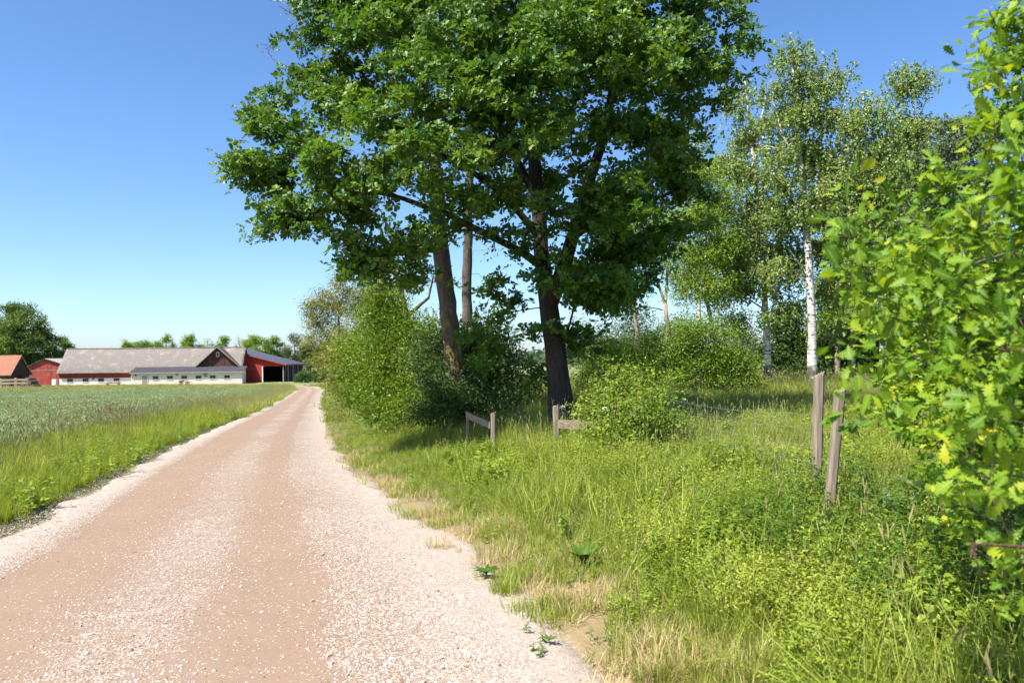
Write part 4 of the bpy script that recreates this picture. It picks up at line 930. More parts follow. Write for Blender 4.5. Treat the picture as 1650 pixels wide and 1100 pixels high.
# things lying about the yard
p = at_px(88, 166); e = tag(empty('white_tank', p), 'white cube shaped liquid tank in front of the small red barn', 'tank')
TANK = plain_mat('white_plastic', (0.78, 0.76, 0.73), 0.5, 0.3, 0.05)
MB().box(-.42, .42, -.42, .42, 0.35, 1.62).build('container', TANK, e, bevel=0.06)
MB().box(-.47, .47, -.47, .47, 0.12, 0.33).build('pallet', DARKM, e); MB().tube([(0, 0, 1.6), (0, 0, 1.72)], 0.15, 10).build('lid', DARKM, e)
p = at_px(51, 157); e = tag(empty('stacked_logs', p), 'dark heap of logs at the right end of the plank fence', 'logs')
for i, (x, z, r) in enumerate(((-.9, .45, .45), (0, .48, .48), (.95, .42, .42), (-.45, 1.2, .42), (.5, 1.2, .4), (0, 1.8, .35))):
    MB().tube([(x-.3, -1.2, z), (x-.25, 0, z), (x-.3, 1.2, z)], r, 9).build('log', BARK_TWIG, e)
p = at_px(182, 165); e = tag(empty('plank_pile', p), 'pale pile of planks lying before the whitewashed wall', 'plank pile'); e.scale = (.75, .75, .6)
for i in range(5):
    MB().box(-2.2+.15*i, 2.0-.2*(i % 2), -.6+.02*i, .5, .9+.14*i, 1.0+.14*i).build('plank', GREYF, e)
for x in (-1.6, 1.5): MB().box(x-.15, x+.15, -.55, .45, -0.1, .9).build('trestle', GREYF, e)
p = at_px(296, 168); e = tag(empty('farm_cart', p), 'rusty old farm cart parked before the cream annex', 'cart')
MB().box(-1.6, 1.9, -.6, .6, 1.15, 1.3).build('bed', DARKM, e); MB().box(-1.7, -.2, -.55, .55, 1.3, 1.85).build('load', RUST, e, bevel=0.15)
for x in (-1.1, 1.2):
    for y in (-.68, .68):
        wh = MB().tube([(x+.52*math.cos(a), y, .62+.52*math.sin(a)) for a in np.linspace(0, 2*PI, 17)], 0.09, 6).build('wheel', DARKM, e)
        MB().tube([(x, y-.06, .62), (x, y+.06, .62)], .3, 10).build('rim', RUST, wh)
MB().beam((1.9, 0, 1.2), (3.2, 0, .8), .12, .12).build('drawbar', RUST, e); e.scale = (.58, .58, .58)

# trees round the farm
def far_tree(label, px, top, w, D, m=M_FARLEAF, n=150, per=90, low=0.35, group='trees behind the farm', L=0.38, cr=0.9, name='farm_tree', wood=0.0):
    b = at_px(px, D); zt = W(px, top, D)[2]; H = zt-b[2]; r = w*D/FPX/2
    tr = [[[b[0], b[1], b[2]-.3, .035*H*.9], [b[0], b[1], b[2]+H*.3, .02*H], [b[0]+.2, b[1], b[2]+H*.6, .012*H], [b[0]-.1, b[1], b[2]+H*.85, .005*H]]]
    bl = []
    for i in range(13):
        f = rng.uniform(low, 0.88); a = rng.uniform(0, 2*PI); k = math.sin(PI*min(1, max(.12, (f-low+.12)/(1.08-low))))
        rr_ = r*rng.uniform(.26, .46); bl.append((b[0]+math.cos(a)*r*.78*k, b[1]+math.sin(a)*r*.78*k, b[2]+f*H, rr_, rr_*.8))
    bl.append((b[0], b[1], zt-r*.3, r*.32, r*.3))
    return tree(name, label, 'tree', tr, bl, n, None, BARK_TWIG, m, group, per=per, cr=cr, L=L, Wd=L*.6, step=1.2, rtip=.03, shell=.4, wood_tips=wood)
M_LIME = leaf_mat('lime_leaves', [(0, (0.05, 0.10, 0.018)), (0.55, (0.095, 0.165, 0.03)), (1, (0.18, 0.24, 0.05))], 0.3, (1.2, 1.15, .4), 0.5, 0.3, 0.3, 0.15)
p = at_px(40, 215); bl = []
for x, y, r, d in ((35, 505, 22, 0), (15, 525, 24, -3), (55, 525, 24, -2), (30, 535, 26, -6), (70, 545, 22, 0), (10, 555, 24, -4), (45, 560, 28, -6), (80, 565, 18, -2), (-10, 545, 24, 2), (25, 580, 24, -5), (65, 585, 22, -4), (-15, 575, 22, 0), (88, 585, 12, -1), (40, 600, 24, -4), (-20, 520, 16, 0), (20, 500, 16, 2)):
    bl += PB([(x, y, r, d)], 215)
tree('lime_tree', 'huge round dark green tree towering over the orange tiled shed', 'tree', [[[p[0], p[1], p[2]-.3, .8], [p[0], p[1], p[2]+4, .6], [p[0], p[1], p[2]+12, .35], [p[0], p[1], p[2]+18, .1]]], bl, 480, None, BARK_OAK, M_LIME,
     per=100, cr=1.05, L=0.45, Wd=0.3, step=1.2, rtip=.03, flat=.6)
far_tree('bright young tree at the left edge in front of the huge tree', -2, 545, 46, 190, M_BRIGHT, 150, 90, .2)
far_tree('smaller tree right of the huge one, behind the barn corner', 102, 543, 32, 222, M_FARLEAF, 120, 80, .3)
for lab, px, top, w, m in (('leftmost low crown above the long barn roof', 203, 548, 36, M_BRIGHT), ('second crown from the left above the long roof, darker top', 232, 546, 34, M_FARLEAF),
    ('round bright crown above the middle of the long roof', 268, 538, 38, M_BRIGHT), ('flat bright crown just left of the bare twiggy crown', 311, 537, 34, M_BRIGHT),
    ('small crown just above the brown gable', 362, 541, 30, M_BRIGHT), ('large bright tree behind the machine shed roof', 413, 538, 46, M_BRIGHT), ('grey green tree right of the large bright one behind the shed', 446, 540, 30, M_FARLEAF)):
    far_tree(lab, px, top, w*1.2, rng.uniform(226, 242), m, 150, 52, rng.uniform(.25, .4), cr=.8)
far_tree('thin twiggy crown between two bright crowns above the roof', 335, 543, 26, 235, M_GREY, 90, 14, .3, wood=.4)
far_tree('bare twiggy crown right above the gable roof', 386, 541, 24, 235, M_GREY, 90, 5, .3, wood=.6)
far_tree('open grey tree at the end of the machine shed', 474, 536, 36, 215, M_GREY, 150, 40, .2, wood=.2)
far_tree('open tree beside the road where it bends behind the shed', 500, 540, 32, 205, M_GREY, 140, 36, .2, wood=.2)
far_tree('small tree at the road bend close to the willow', 519, 556, 26, 190, M_FARLEAF, 110, 50, .15)
for lab, px, D in (('dark bush at the far right end of the machine shed', 490, 176), ('dark bush left of the road bend', 504, 190), ('dark bush behind the road bend', 522, 178)):
    b = at_px(px, D); bl = [(b[0]+dx, b[1], b[2]+h, r, r*.8) for dx, h, r in ((-1.2, 1.0, 1.2), (.9, 1.1, 1.3), (0, 2.0, 1.2), (1.8, .8, .9))]
    tree('field_bush', lab, 'shrub', [[[b[0], b[1], b[2]-.1, .08], [b[0], b[1], b[2]+1, .05]]], bl, 70, None, BARK_TWIG, M_DARK, 'bushes at the road bend', per=80, cr=.5, L=.22, Wd=.12, step=.6, rtip=.01, parts=('stems', 'foliage'))

# far woods along the horizon
n = 28000
ang = rng.uniform(-0.85, 0.85, n); dd = rng.uniform(620, 900, n); xw = np.tan(ang)*dd
htop = 9+5*wob(xw, dd, 0.021)+3.5*wob(xw, dd, 0.09, 2)+2.0*wob(xw, dd, .31, 4)
zz = ground(xw, dd)+np.clip(htop, 3, 30)*rng.uniform(0, 1, n)**0.7
pos = np.stack([xw, dd, zz], 1); d = unit(rng.normal(size=(n, 3))); up = unit(rng.normal(size=(n, 3))+np.array((0, -.4, .8)))
M_WOOD = leaf_mat('distant_wood_leaves', [(0, (0.055, 0.095, 0.055)), (1, (0.11, 0.155, 0.085))], 0.25, (1.1, 1.1, .7), .7, .1, .3, .02)
tag(link('distant_wood', crown_mesh('distant_wood', KITE, pos, d, up, rng.uniform(3.2, 5.5, n), rng.uniform(2.6, 4.4, n)), None, [M_WOOD]), 'distant dark woods along the horizon', 'wood', kind='stuff')
rng = np.random.default_rng(41)
# ------------------------------------------------------------------ fences
def fence_post(label, px, top, bot, D, w, lean_px=0, group='weathered fence posts', chamfer=True):
    a, b = W(px-lean_px, bot, D), W(px+lean_px*0, top, D); g = gz(a[0], D)
    a2 = a+(b-a)*((g-0.15-a[2])/(b[2]-a[2])); o = np.array((a2[0], a2[1], g)); m = MB()
    dirv = b-a2; L = np.linalg.norm(dirv); segs = 7; V = []
    X = np.array((1, 0, 0)); Yv = np.array((0, 1, 0))
    for i in range(segs+1):
        p = a2+dirv*i/segs-o
        for j in range(8):
            an = j*PI/4+PI/8; rr = w*0.54*(1+rng.normal(0, 0.035)); q = p+X*rr*max(-.92, min(.92, 1.25*math.cos(an)))+Yv*rr*max(-.92, min(.92, 1.25*math.sin(an)))
            if i == segs: q = q+np.array((0, 0, rng.normal(0, 0.012)+0.02*math.cos(an)))
            V.append(q)
    F = [(i*8+j, i*8+(j+1) % 8, (i+1)*8+(j+1) % 8, (i+1)*8+j) for i in range(segs) for j in range(8)]+[tuple(range(segs*8, segs*8+8)), tuple(range(8))[::-1]]
    m.add(V, F); ob = m.build('fence_post', GREYW); ob.location = o
    return tag(ob, label, 'fence post', group)
def rail(label, a, b, h, th, group='broken fence rails'):
    o = np.array(a); m = MB(); d = np.array(b)-o; n = 9; V = []
    sd = np.cross(d, (0, 0, 1)); sd /= np.linalg.norm(sd)
    for i in range(n+1):
        p = d*i/n; k = 1+rng.normal(0, 0.03); e_ = rng.normal(0, 0.004)
        for sx, sz in ((-1, -1), (1, -1), (1, 1), (-1, 1)): V.append(p+sd*sx*th/2+np.array((0, 0, sz*h/2*k+e_))+(d/n*rng.uniform(-.5, .5)*.4 if i in (0, n) else 0))
    F = [(i*4+j, i*4+(j+1) % 4, (i+1)*4+(j+1) % 4, (i+1)*4+j) for i in range(n) for j in range(4)]+[(3, 2, 1, 0), (n*4, n*4+1, n*4+2, n*4+3)]
    m.add(V, F); ob = m.build('fence_rail', GREYR); ob.location = o
    return tag(ob, label, 'fence rail', group)
fence_post('short weathered post in front of the shaded bush', 795, 665, 712, 17.0, 0.115)
fence_post('half hidden post stump at the left end of the drooping rail', 754, 664, 700, 18.0, 0.08)
fence_post('grey post standing before the oak trunk', 896, 653, 722, 15.5, 0.135, lean_px=-2)
fence_post('upright tall post beside the near oak leaves', 1320, 603, 770, 8.0, 0.090, lean_px=4)
fence_post('leaning post nearest to the near oak leaves', 1354, 628, 800, 7.2, 0.088, lean_px=16)
rail('drooping broken rail with orange lichen left of the short post', W(752, 668, 17.9), W(791, 686, 17.15), 0.14, 0.035)
rail('broken rail fixed to the post before the oak trunk', W(900, 682, 15.4), W(961, 687, 15.0), 0.17, 0.035)
# wire netting between the posts
WIRE = plain_mat('galvanised_wire', (0.34, 0.36, 0.38), 0.45, 0.5, 0.1, 4, 0.6)
pa, pb = W(1040, 668, 15.0), W(1318, 618, 8.05)
ga, gb_ = gz(pa[0], pa[1])+0.95, gz(pb[0], pb[1])+1.0
e = tag(empty('wire_netting', (pa[0], pa[1], ga-0.95)), 'sagging wire netting running from the rose bush to the tall post', 'wire fence'); o3 = np.array(e.location)
def wp(s, h): return np.array((pa[0]+(pb[0]-pa[0])*s, pa[1]+(pb[1]-pa[1])*s, (ga+(gb_-ga)*s)*1.0-0.95+h-0.10*math.sin(PI*s)*(h/0.95)))
for h in (0.12, 0.27, 0.44, 0.62, 0.80, 0.95):
    MB().tube([wp(s, h)-o3 for s in np.linspace(0, 1, 16)], 0.0018 if h < .9 else 0.0028, 4).build('strand', WIRE, e)
for s in np.linspace(0.01, .99, 46):
    MB().tube([wp(s, 0.12)-o3, wp(s, 0.95)-o3], 0.0014, 3).build('stay_wire', WIRE, e)
# dead grey pole leaning among the shrubs
MB_ = MB().tube([W(978, 630, 19)-W(978, 630, 19), W(965, 598, 19.3)-W(978, 630, 19), W(950, 573, 19.6)-W(978, 630, 19)], [.03, .026, .018], 7).build('dead_branch', BARK_PALE)
MB_.location = W(978, 630, 19); tag(MB_, 'thin dead grey pole leaning in the shrubs right of the oak', 'branch')

# ------------------------------------------------------------------ grasses, weeds and crop
M_GRASS = leaf_mat('grass', [(0, (0.165, 0.225, 0.03)), (0.5, (0.28, 0.34, 0.05)), (1, (0.44, 0.45, 0.10))], 0.4, (1.15, 1.1, .4), .5, .3, .3, .35, inst=True)
M_LUSH = leaf_mat('lush_grass', [(0, (0.14, 0.21, 0.018)), (0.5, (0.26, 0.33, 0.03)), (1, (0.42, 0.43, 0.065))], 0.4, (1.15, 1.1, .4), .5, .3, .3, .35, inst=True)
M_STRAW = leaf_mat('straw', [(0, (0.36, 0.27, 0.11)), (0.5, (0.52, 0.41, 0.20)), (1, (0.62, 0.53, 0.30))], 0.25, (1.0, .95, .7), .7, .15, .2, .5, inst=True)
M_SEED = leaf_mat('seed_heads', [(0, (0.30, 0.25, 0.11)), (0.5, (0.38, 0.36, 0.15)), (1, (0.48, 0.47, 0.20))], 0.25, (1.0, .95, .7), .7, .15, .2, .5, inst=True)
M_WEED = leaf_mat('weed_leaves', [(0, (0.11, 0.19, 0.018)), (0.55, (0.22, 0.31, 0.03)), (0.93, (0.34, 0.42, 0.045)), (1, (0.44, 0.40, 0.03))], 0.38, (1.15, 1.1, .4), .45, .35, .3, .5, inst=True)
M_FROTH = leaf_mat('bedstraw', [(0, (0.18, 0.26, 0.025)), (0.6, (0.31, 0.37, 0.045)), (1, (0.45, 0.46, 0.09))], 0.35, (1.1, 1.05, .4), .6, .2, .3, .4, inst=True)
M_CROP = leaf_mat('crop_blades', [(0, (0.10, 0.19, 0.095)), (0.6, (0.17, 0.27, 0.125)), (1, (0.26, 0.345, 0.16))], 0.3, (1.1, 1.1, .6), .5, .3, .35, .08, inst=True)
M_EAR = leaf_mat('crop_ears', [(0, (0.27, 0.34, 0.15)), (0.6, (0.37, 0.43, 0.20)), (1, (0.48, 0.50, 0.26))], 0.3, (1.05, 1.0, .6), .6, .2, .35, .08, inst=True)
M_STEM = leaf_mat('weed_stems', [(0, (0.10, 0.13, 0.03)), (1, (0.18, 0.19, 0.05))], 0.2, (1, 1, .5), .6, .2, .2, 1, inst=True)
M_NETTLE = leaf_mat('nettle_leaves', [(0, (0.045, 0.11, 0.014)), (0.55, (0.09, 0.175, 0.02)), (1, (0.16, 0.25, 0.03))], 0.35, (1.15, 1.1, .4), .55, .25, .3, .5, inst=True)
M_BROWN = leaf_mat('brown_seed_heads', [(0, (0.16, 0.115, 0.075)), (1, (0.28, 0.22, 0.13))], 0.25, (1.0, .95, .7), .7, .15, .2, .5, inst=True)
M_PETAL = plain_mat('white_petals', (0.8, 0.78, 0.72), .7, .2, .05)

def g_tuft(nb, h, rad, w, lean=.25, curl=.8, seeds=0, mat=0):
    t = TB()
    for _ in range(nb):
        r = rad*math.sqrt(rng.uniform()); a = rng.uniform(0, 2*PI); hh = h*rng.uniform(.5, 1.1)
        t.blade(r*math.cos(a), r*math.sin(a), hh, w*rng.uniform(.7, 1.3), a+rng.normal(0, .8), abs(rng.normal(0, lean)), abs(rng.normal(0, curl)), 3, mat)
    for _ in range(seeds):
        r = rad*math.sqrt(rng.uniform()); a = rng.uniform(0, 2*PI); hh = h*rng.uniform(1.0, 1.5); ln = abs(rng.normal(0, .12))
        tip = t.blade(r*math.cos(a), r*math.sin(a), hh, w*.55, a, ln, .25, 3, 1)
        d = np.array((math.cos(a)*.3, math.sin(a)*.3, 1)); rd = rng.uniform()
        for q in range(2):
            t.leaf(tip-d*.06, d, (math.cos(a+1.6*q), math.sin(a+1.6*q), .1), .10, .010, 0, 1, rd)
    return t
def weed(h, nl, L, Wd, spread=.5, stem=1, mat=0):
    """leafy stem with leaves in loose pairs"""
    t = TB()
    for s in range(stem):
        a0 = rng.uniform(0, 2*PI); ln = abs(rng.normal(0, .25))+.1*(stem > 1); hh = h*rng.uniform(.6, 1.05)
        d = np.array((math.cos(a0)*math.sin(ln), math.sin(a0)*math.sin(ln), math.cos(ln))); b = np.array((rng.normal(0, .05), rng.normal(0, .05), 0))*stem
        t.blade(b[0], b[1], hh, .006, a0, ln, .05, 2, 1)
        for i in range(nl):
            f = (i+1)/nl; p = b+d*hh*f; a = i*2.4+rng.normal(0, .4); k = 1-.45*f
            t.leaf(p, (math.cos(a), math.sin(a), .35-.5*rng.uniform()), (0, 0, 1), L*k*rng.uniform(.7, 1.2), Wd*k*rng.uniform(.8, 1.2), .2, mat, None, .2)
    return t
def froth(h, n, L):
    t = TB()
    for _ in range(n):
        a = rng.uniform(0, 2*PI); r = .16*math.sqrt(rng.uniform()); z = h*rng.uniform(.25, 1)**.7
        t.leaf((r*math.cos(a), r*math.sin(a), z), (rng.normal(), rng.normal(), .5), (rng.normal()*.4, rng.normal()*.4, 1), L*rng.uniform(.6, 1.3), L*.45, .1)
    for _ in range(5): t.blade(rng.normal(0, .06), rng.normal(0, .06), h, .005, rng.uniform(0, 6.3), .2, .2, 2, 1)
    return t
def crop_patch(n, h, size, w):
    t = TB()
    for _ in range(n):
        x, y = rng.uniform(-size/2, size/2, 2); a = rng.uniform(0, 2*PI); hh = h*rng.uniform(.88, 1.06)
        tip = t.blade(x, y, hh, w*.7, a, abs(rng.normal(0, .06)), .12, 2)
        for _ in range(2): t.blade(x, y, hh*.42, w*1.0, rng.uniform(0, 2*PI), .12, 1.0, 3, 0, None, hh*rng.uniform(.25, .6))
        d = np.array((math.cos(a)*.35, math.sin(a)*.35, 1)); t.leaf(tip-d*.02, d, (math.cos(a+1.5), math.sin(a+1.5), .1), .09, .03*w/.008, 0, 1)
    return t
C_GRASS = collect('verge_grass_tuft', [g_tuft(26, .42, .10, .008, .28, .9, s).mesh('verge_grass_tuft', [M_GRASS, M_SEED]) for s in (0, 1, 0, 0)])
C_TALL = collect('tall_grass_tuft', [g_tuft(26, .62, .14, .010, .2, .7, s).mesh('tall_grass_tuft', [M_GRASS, M_SEED]) for s in (1, 3, 2, 3)])
C_TALLB = collect('brown_grass_tuft', [g_tuft(20, .62, .16, .009, .2, .7, s).mesh('brown_grass_tuft', [M_LUSH, M_BROWN]) for s in (6, 9, 5, 0)])
C_LUSH = collect('lush_grass_tuft', [g_tuft(30, .5, .13, .011, .25, .9, s).mesh('lush_grass_tuft', [M_LUSH, M_SEED]) for s in (0, 0, 1)])
C_DRY = collect('dry_grass_tuft', [g_tuft(26, .16, .10, .005, .7, .9, 0).mesh('dry_grass_tuft', [M_STRAW, M_SEED]) for s in range(4)])
C_SHORT = collect('short_grass_tuft', [g_tuft(22, .12, .09, .006, .5, .9, 0).mesh('short_grass_tuft', [M_GRASS, M_SEED]) for s in range(3)])
C_WEED = collect('weed_sprig', [weed(.38, 12, .075, .05, .5, 3).mesh('weed_sprig', [M_WEED, M_STEM]), weed(.45, 14, .065, .04, .5, 3).mesh('weed_sprig', [M_WEED, M_STEM]),
                                weed(.30, 9, .095, .07, .5, 2).mesh('weed_sprig', [M_WEED, M_STEM]), weed(.5, 16, .06, .032, .5, 3).mesh('weed_sprig', [M_WEED, M_STEM])])
C_BIGWEED = collect('bramble_sprig', [weed(.42, 10, .095, .07, .5, 3).mesh('bramble_sprig', [M_WEED, M_STEM]), weed(.5, 12, .085, .06, .5, 3).mesh('bramble_sprig', [M_WEED, M_STEM])])
C_FROTH = collect('bedstraw_sprig', [froth(.36, 90, .026).mesh('bedstraw_sprig', [M_FROTH, M_STEM]) for _ in range(3)])
C_NETTLE = collect('nettle_stem', [weed(.75, 22, .085, .038, .5, 3).mesh('nettle_stem', [M_NETTLE, M_STEM]), weed(.6, 18, .08, .035, .5, 4).mesh('nettle_stem', [M_NETTLE, M_STEM])])
C_BENT = collect('bent_grass_tuft', [g_tuft(18, .62, .16, .007, .7, 1.6, s).mesh('bent_grass_tuft', [M_GRASS, M_SEED]) for s in (0, 1, 0, 0)])
C_CROP = collect('crop_patch', [crop_patch(190, .62, .7, .009).mesh('crop_patch', [M_CROP, M_EAR]) for _ in range(4)])
C_CROPF = collect('far_crop_patch', [crop_patch(190, .62, 1.3, .016).mesh('far_crop_patch', [M_CROP, M_EAR]) for _ in range(4)])
C_FARG = collect('far_grass_patch', [g_tuft(90, .62, .8, .035, .25, .6, 30).mesh('far_grass_patch', [M_GRASS, M_SEED]) for _ in range(4)])

wt = lambda x, y, s, seed: np.clip(.5+.9*wob(x, y, s, seed), 0, 1)
# right verge and meadow
def right(a, b, f): return lambda x, y: ((lat(x, y) > a) & (lat(x, y) < b) & inview(x, y))*f(x, y)
def dens(x, y, d0): return np.clip((7.0/np.maximum(y, 3.0))**1.25, 0, 1)*d0
edge = lambda x, y: 2.62-.05*sstep((y-9)/10)-1.15*tap(y)+.35*wob(x, y, 1.2, 4)+.25*wob(x, y, 3.3, 1)
grow_in = lambda x, y, w: sstep((lat(x, y)-edge(x, y))/w)
rv = lambda lo: (lambda y: road_x(y)+lo/.965)
cone = lambda y: .70*y+1.5
dn = lambda x, y: (lat(x, y) < 60)*1.0
P = fan(22000, 2.0, 46, rv(1.8), cone, lambda x, y: grow_in(x, y, .7)*(.3+.7*wt(x, y, .55, 2)), 1.35)
hs = .42+.5*sstep((lat(P[:, 0], P[:, 1])-2.9)/3.0)
tag(scatter('verge_grass', C_GRASS, P, rng.uniform(.7, 1.25, len(P))*hs*(1+.45*np.clip((P[:, 1]-8)/20, 0, 1)), .18), 'green and yellowish grass covering the right verge', 'grass', kind='stuff')
P = fan(14000, 6.0, 48, rv(5.0), cone, lambda x, y: wt(x, y, .35, 7)*(.25+.75*sstep((y-9)/14)), 1.2)
tag(scatter('tall_meadow_grass', C_TALL, P, rng.uniform(.55, .95, len(P))*(1+.3*np.clip((P[:, 1]-12)/20, 0, 1)), .16), 'tall seeding grass in the meadow behind the fence', 'grass', kind='stuff')
hum = lambda P, s, seed: .62+.95*np.clip(.5+.9*wob(P[:, 0], P[:, 1], s, seed), 0, 1)
P = fan(34000, 2.3, 32, rv(2.0), cone, lambda x, y: grow_in(x, y, .8)*(.38+.62*sstep((wob(x, y, .9, 5)+.0)/.3)), 1.4)
hs = .5+.5*sstep((lat(P[:, 0], P[:, 1])-3.2)/2.5)
tag(scatter('leafy_weeds', C_WEED, P, rng.uniform(.5, 1.1, len(P))*hs*hum(P, 1.3, 3)*.85, .25), 'bright leafy weeds spreading over the right verge', 'weeds', kind='stuff')
P = fan(10000, 2.3, 18, rv(3.4), cone, lambda x, y: grow_in(x, y, 1.0)*sstep((wob(x, y, 1.1, 9)-.05)/.25), 1.4)
tag(scatter('bramble', C_BIGWEED, P, rng.uniform(.55, 1.1, len(P))*hum(P, 1.1, 8)*.85, .28), 'broad leaved brambles among the weeds of the right verge', 'brambles', kind='stuff')
P = fan(12000, 3.0, 30, rv(3.6), cone, lambda x, y: .12+.85*sstep((wob(x, y, .85, 12)-.2)/.22), 1.3)
tag(scatter('bedstraw', C_FROTH, P, rng.uniform(.6, 1.3, len(P)), .3), 'frothy yellow green bedstraw in the right verge', 'weeds', kind='stuff')
P = fan(5200, 2.6, 24, rv(4.2), cone, lambda x, y: np.clip(.35*sstep((wob(x, y, .75, 17)-.3)/.2)+(((x-3.7)/1.8)**2+((y-6.0)/2.4)**2 < 1)*1.0, 0, 1), 1.3)
tag(scatter('nettles', C_NETTLE, P, rng.uniform(.6, 1.15, len(P)), .16), 'dark green nettles standing among the weeds and in the shade at the lower right', 'weeds', kind='stuff')
P = fan(5500, 2.3, 24, rv(3.2), cone, lambda x, y: grow_in(x, y, .8)*(.25+.75*sstep((wob(x, y, 1.5, 21)-.1)/.2)), 1.35)
tag(scatter('bent_grass', C_BENT, P, rng.uniform(.7, 1.3, len(P)), .25), 'long bent grass blades and pale stalks tangled in the right verge', 'grass', kind='stuff')
P = fan(11000, 2.0, 60, rv(1.6), rv(4.2), lambda x, y: sstep((lat(x, y)+tap(y)-2.3-.45*wob(x, y, 1.6, 2))/.7)*sstep((3.75-lat(x, y)-1.4*tap(y)+.5*wob(x, y, .8, 5))/.9)*wt(x, y, 2.2, 3), 1.2)
tag(scatter('dry_grass', C_DRY, P, rng.uniform(.5, 1.35, len(P)), .15), 'short straw coloured dry grass along the right edge of the road', 'grass', kind='stuff')
P = fan(9000, 2.0, 50, rv(1.7), rv(4.2), lambda x, y: sstep((wob(x, y, 2.4, 8)-.1)/.3)*sstep((lat(x, y)+tap(y)-2.2)/.5), 1.2)
tag(scatter('short_grass', C_SHORT, P, rng.uniform(.6, 1.4, len(P)), .15), 'short green tufts on the sandy right edge of the road', 'grass', kind='stuff')
# left verge
left = lambda a, b: lambda x, y: (lat(x, y) < -a) & (lat(x, y) > -b) & inview(x, y, 2)
P = points(150000, -40, 0, 6.0, 70, lambda x, y: left(2.7, 6.0)(x, y)*np.clip((14/np.maximum(y, 3))**1.2, 0, 1)*sstep((-lat(x, y)-2.5-.3*wob(x, y, 1.3, 3))/.7))
hs = .5+.6*sstep((-lat(P[:, 0], P[:, 1])-2.7)/1.6)
tag(scatter('left_verge_grass', C_LUSH, P, rng.uniform(.8, 1.25, len(P))*hs*(1+.3*np.clip((P[:, 1]-15)/30, 0, 1)), .16), 'lush grass along the left edge of the road', 'grass', kind='stuff')
P = points(40000, -40, 0, 6.0, 75, lambda x, y: left(3.6, 6.6)(x, y)*np.clip((14/np.maximum(y, 3))**1.1, 0, 1)*wt(x, y, .4, 6))
tag(scatter('left_tall_grass', C_TALLB, P, rng.uniform(.85, 1.3, len(P)), .14), 'tall brownish seed grass between left verge and crop', 'grass', kind='stuff')
P = points(42000, -40, 0, 6.0, 60, lambda x, y: left(2.55, 4.2)(x, y)*np.clip((13/np.maximum(y, 3))**1.1, 0, 1)*sstep((-lat(x, y)-2.45-.35*wob(x, y, .9, 6))/.4)*sstep((4.2-(-lat(x, y)))/.8)*(.3+.7*wt(x, y, .5, 15)))
tag(scatter('left_weeds', C_WEED, P, rng.uniform(.7, 1.3, len(P))*hum(P, .9, 4), .2), 'dense bright green weeds along the left edge of the road', 'weeds', kind='stuff')
P = points(9000, -60, -6, 40, 150, lambda x, y: (lat(x, y) < -2.6) & (lat(x, y) > -6.5) & inview(x, y))
tag(scatter('far_left_verge', C_FARG, P, rng.uniform(.6, 1.0, len(P)), .1), 'yellowish grass along the far left edge of the road', 'grass', kind='stuff')
P = points(5000, -40, 4, 34, 150, lambda x, y: (lat(x, y) > 2.15) & (lat(x, y) < 9) & inview(x, y))
tag(scatter('far_right_verge', C_FARG, P, rng.uniform(.5, .9, len(P)), .1), 'grass at the far right edge of the road below the bushes', 'grass', kind='stuff')
# crop with a tramline
tram = lambda x, y: np.abs(((lat(x, y)+11.5) % 14.0)-.9) < .22
P = points(13000, -60, -6, 9, 48, lambda x, y: (lat(x, y) < -5.7) & inview(x, y, 4) & ~tram(x, y))*1.0
tag(scatter('crop', C_CROP, P, rng.uniform(.9, 1.1, len(P)), .05, zs=.92+.14*wob(P[:, 0], P[:, 1], .25, 4)), 'blue green cereal crop filling the field left of the road', 'crop', kind='stuff')
P = points(9500, -100, -12, 46, 112, lambda x, y: (lat(x, y) < -6.0) & inview(x, y, 6) & ~tram(x, y))
tag(scatter('far_crop', C_CROPF, P, rng.uniform(.9, 1.1, len(P)), .05, zs=.95+.14*wob(P[:, 0], P[:, 1], .12, 4)), 'pale far part of the cereal field', 'crop', kind='stuff')
P = points(9000, -150, -20, 108, 172, lambda x, y: (lat(x, y) < -5) & (x > -.72*y-8))
tag(scatter('yard_grass', C_FARG, P, rng.uniform(.8, 1.2, len(P)), .1, zs=.55), 'tall pale grass strip between the crop and the farm', 'grass', kind='stuff')
P = points(9000, -60, 260, 44, 150, lambda x, y: (lat(x, y) > 8) & inview(x, y) & (wob(x, y, .1, 1) > -.4))
tag(scatter('far_meadow_grass', C_FARG, P, rng.uniform(.6, 1.0, len(P)), .1), 'grass of the fields beyond the trees', 'grass', kind='stuff')

# poppies in the crop: each one an object
RED = leaf_mat('poppy_red', [(0, (0.42, 0.025, 0.012)), (1, (0.62, 0.06, 0.02))], .35, (1.1, .8, .6), .6, .2)
def poppy_mesh():
    t = TB(); t.blade(0, 0, .82, .008, .3, .03, .05, 3, 1)
    for i in range(5):
        a = i*2*PI/5; t.leaf((0, 0, .81), (math.cos(a), math.sin(a), .5), (0, 0, 1), .065, .075, .3, 0)
    for i in range(3):
        a = i*2.1; t.leaf((0, 0, .1+.12*i), (math.cos(a), math.sin(a), .6), (0, 0, 1), .12, .03, .1, 1)
    return t.mesh('poppy', [RED, M_STEM])
pm = poppy_mesh()
spots = [(rng.uniform(0, 215), rng.normal(652, 5.5)) for _ in range(52)]+[(rng.uniform(285, 350), rng.normal(637, 3)) for _ in range(12)]+[(rng.uniform(0, 120), rng.normal(641, 3)) for _ in range(10)]
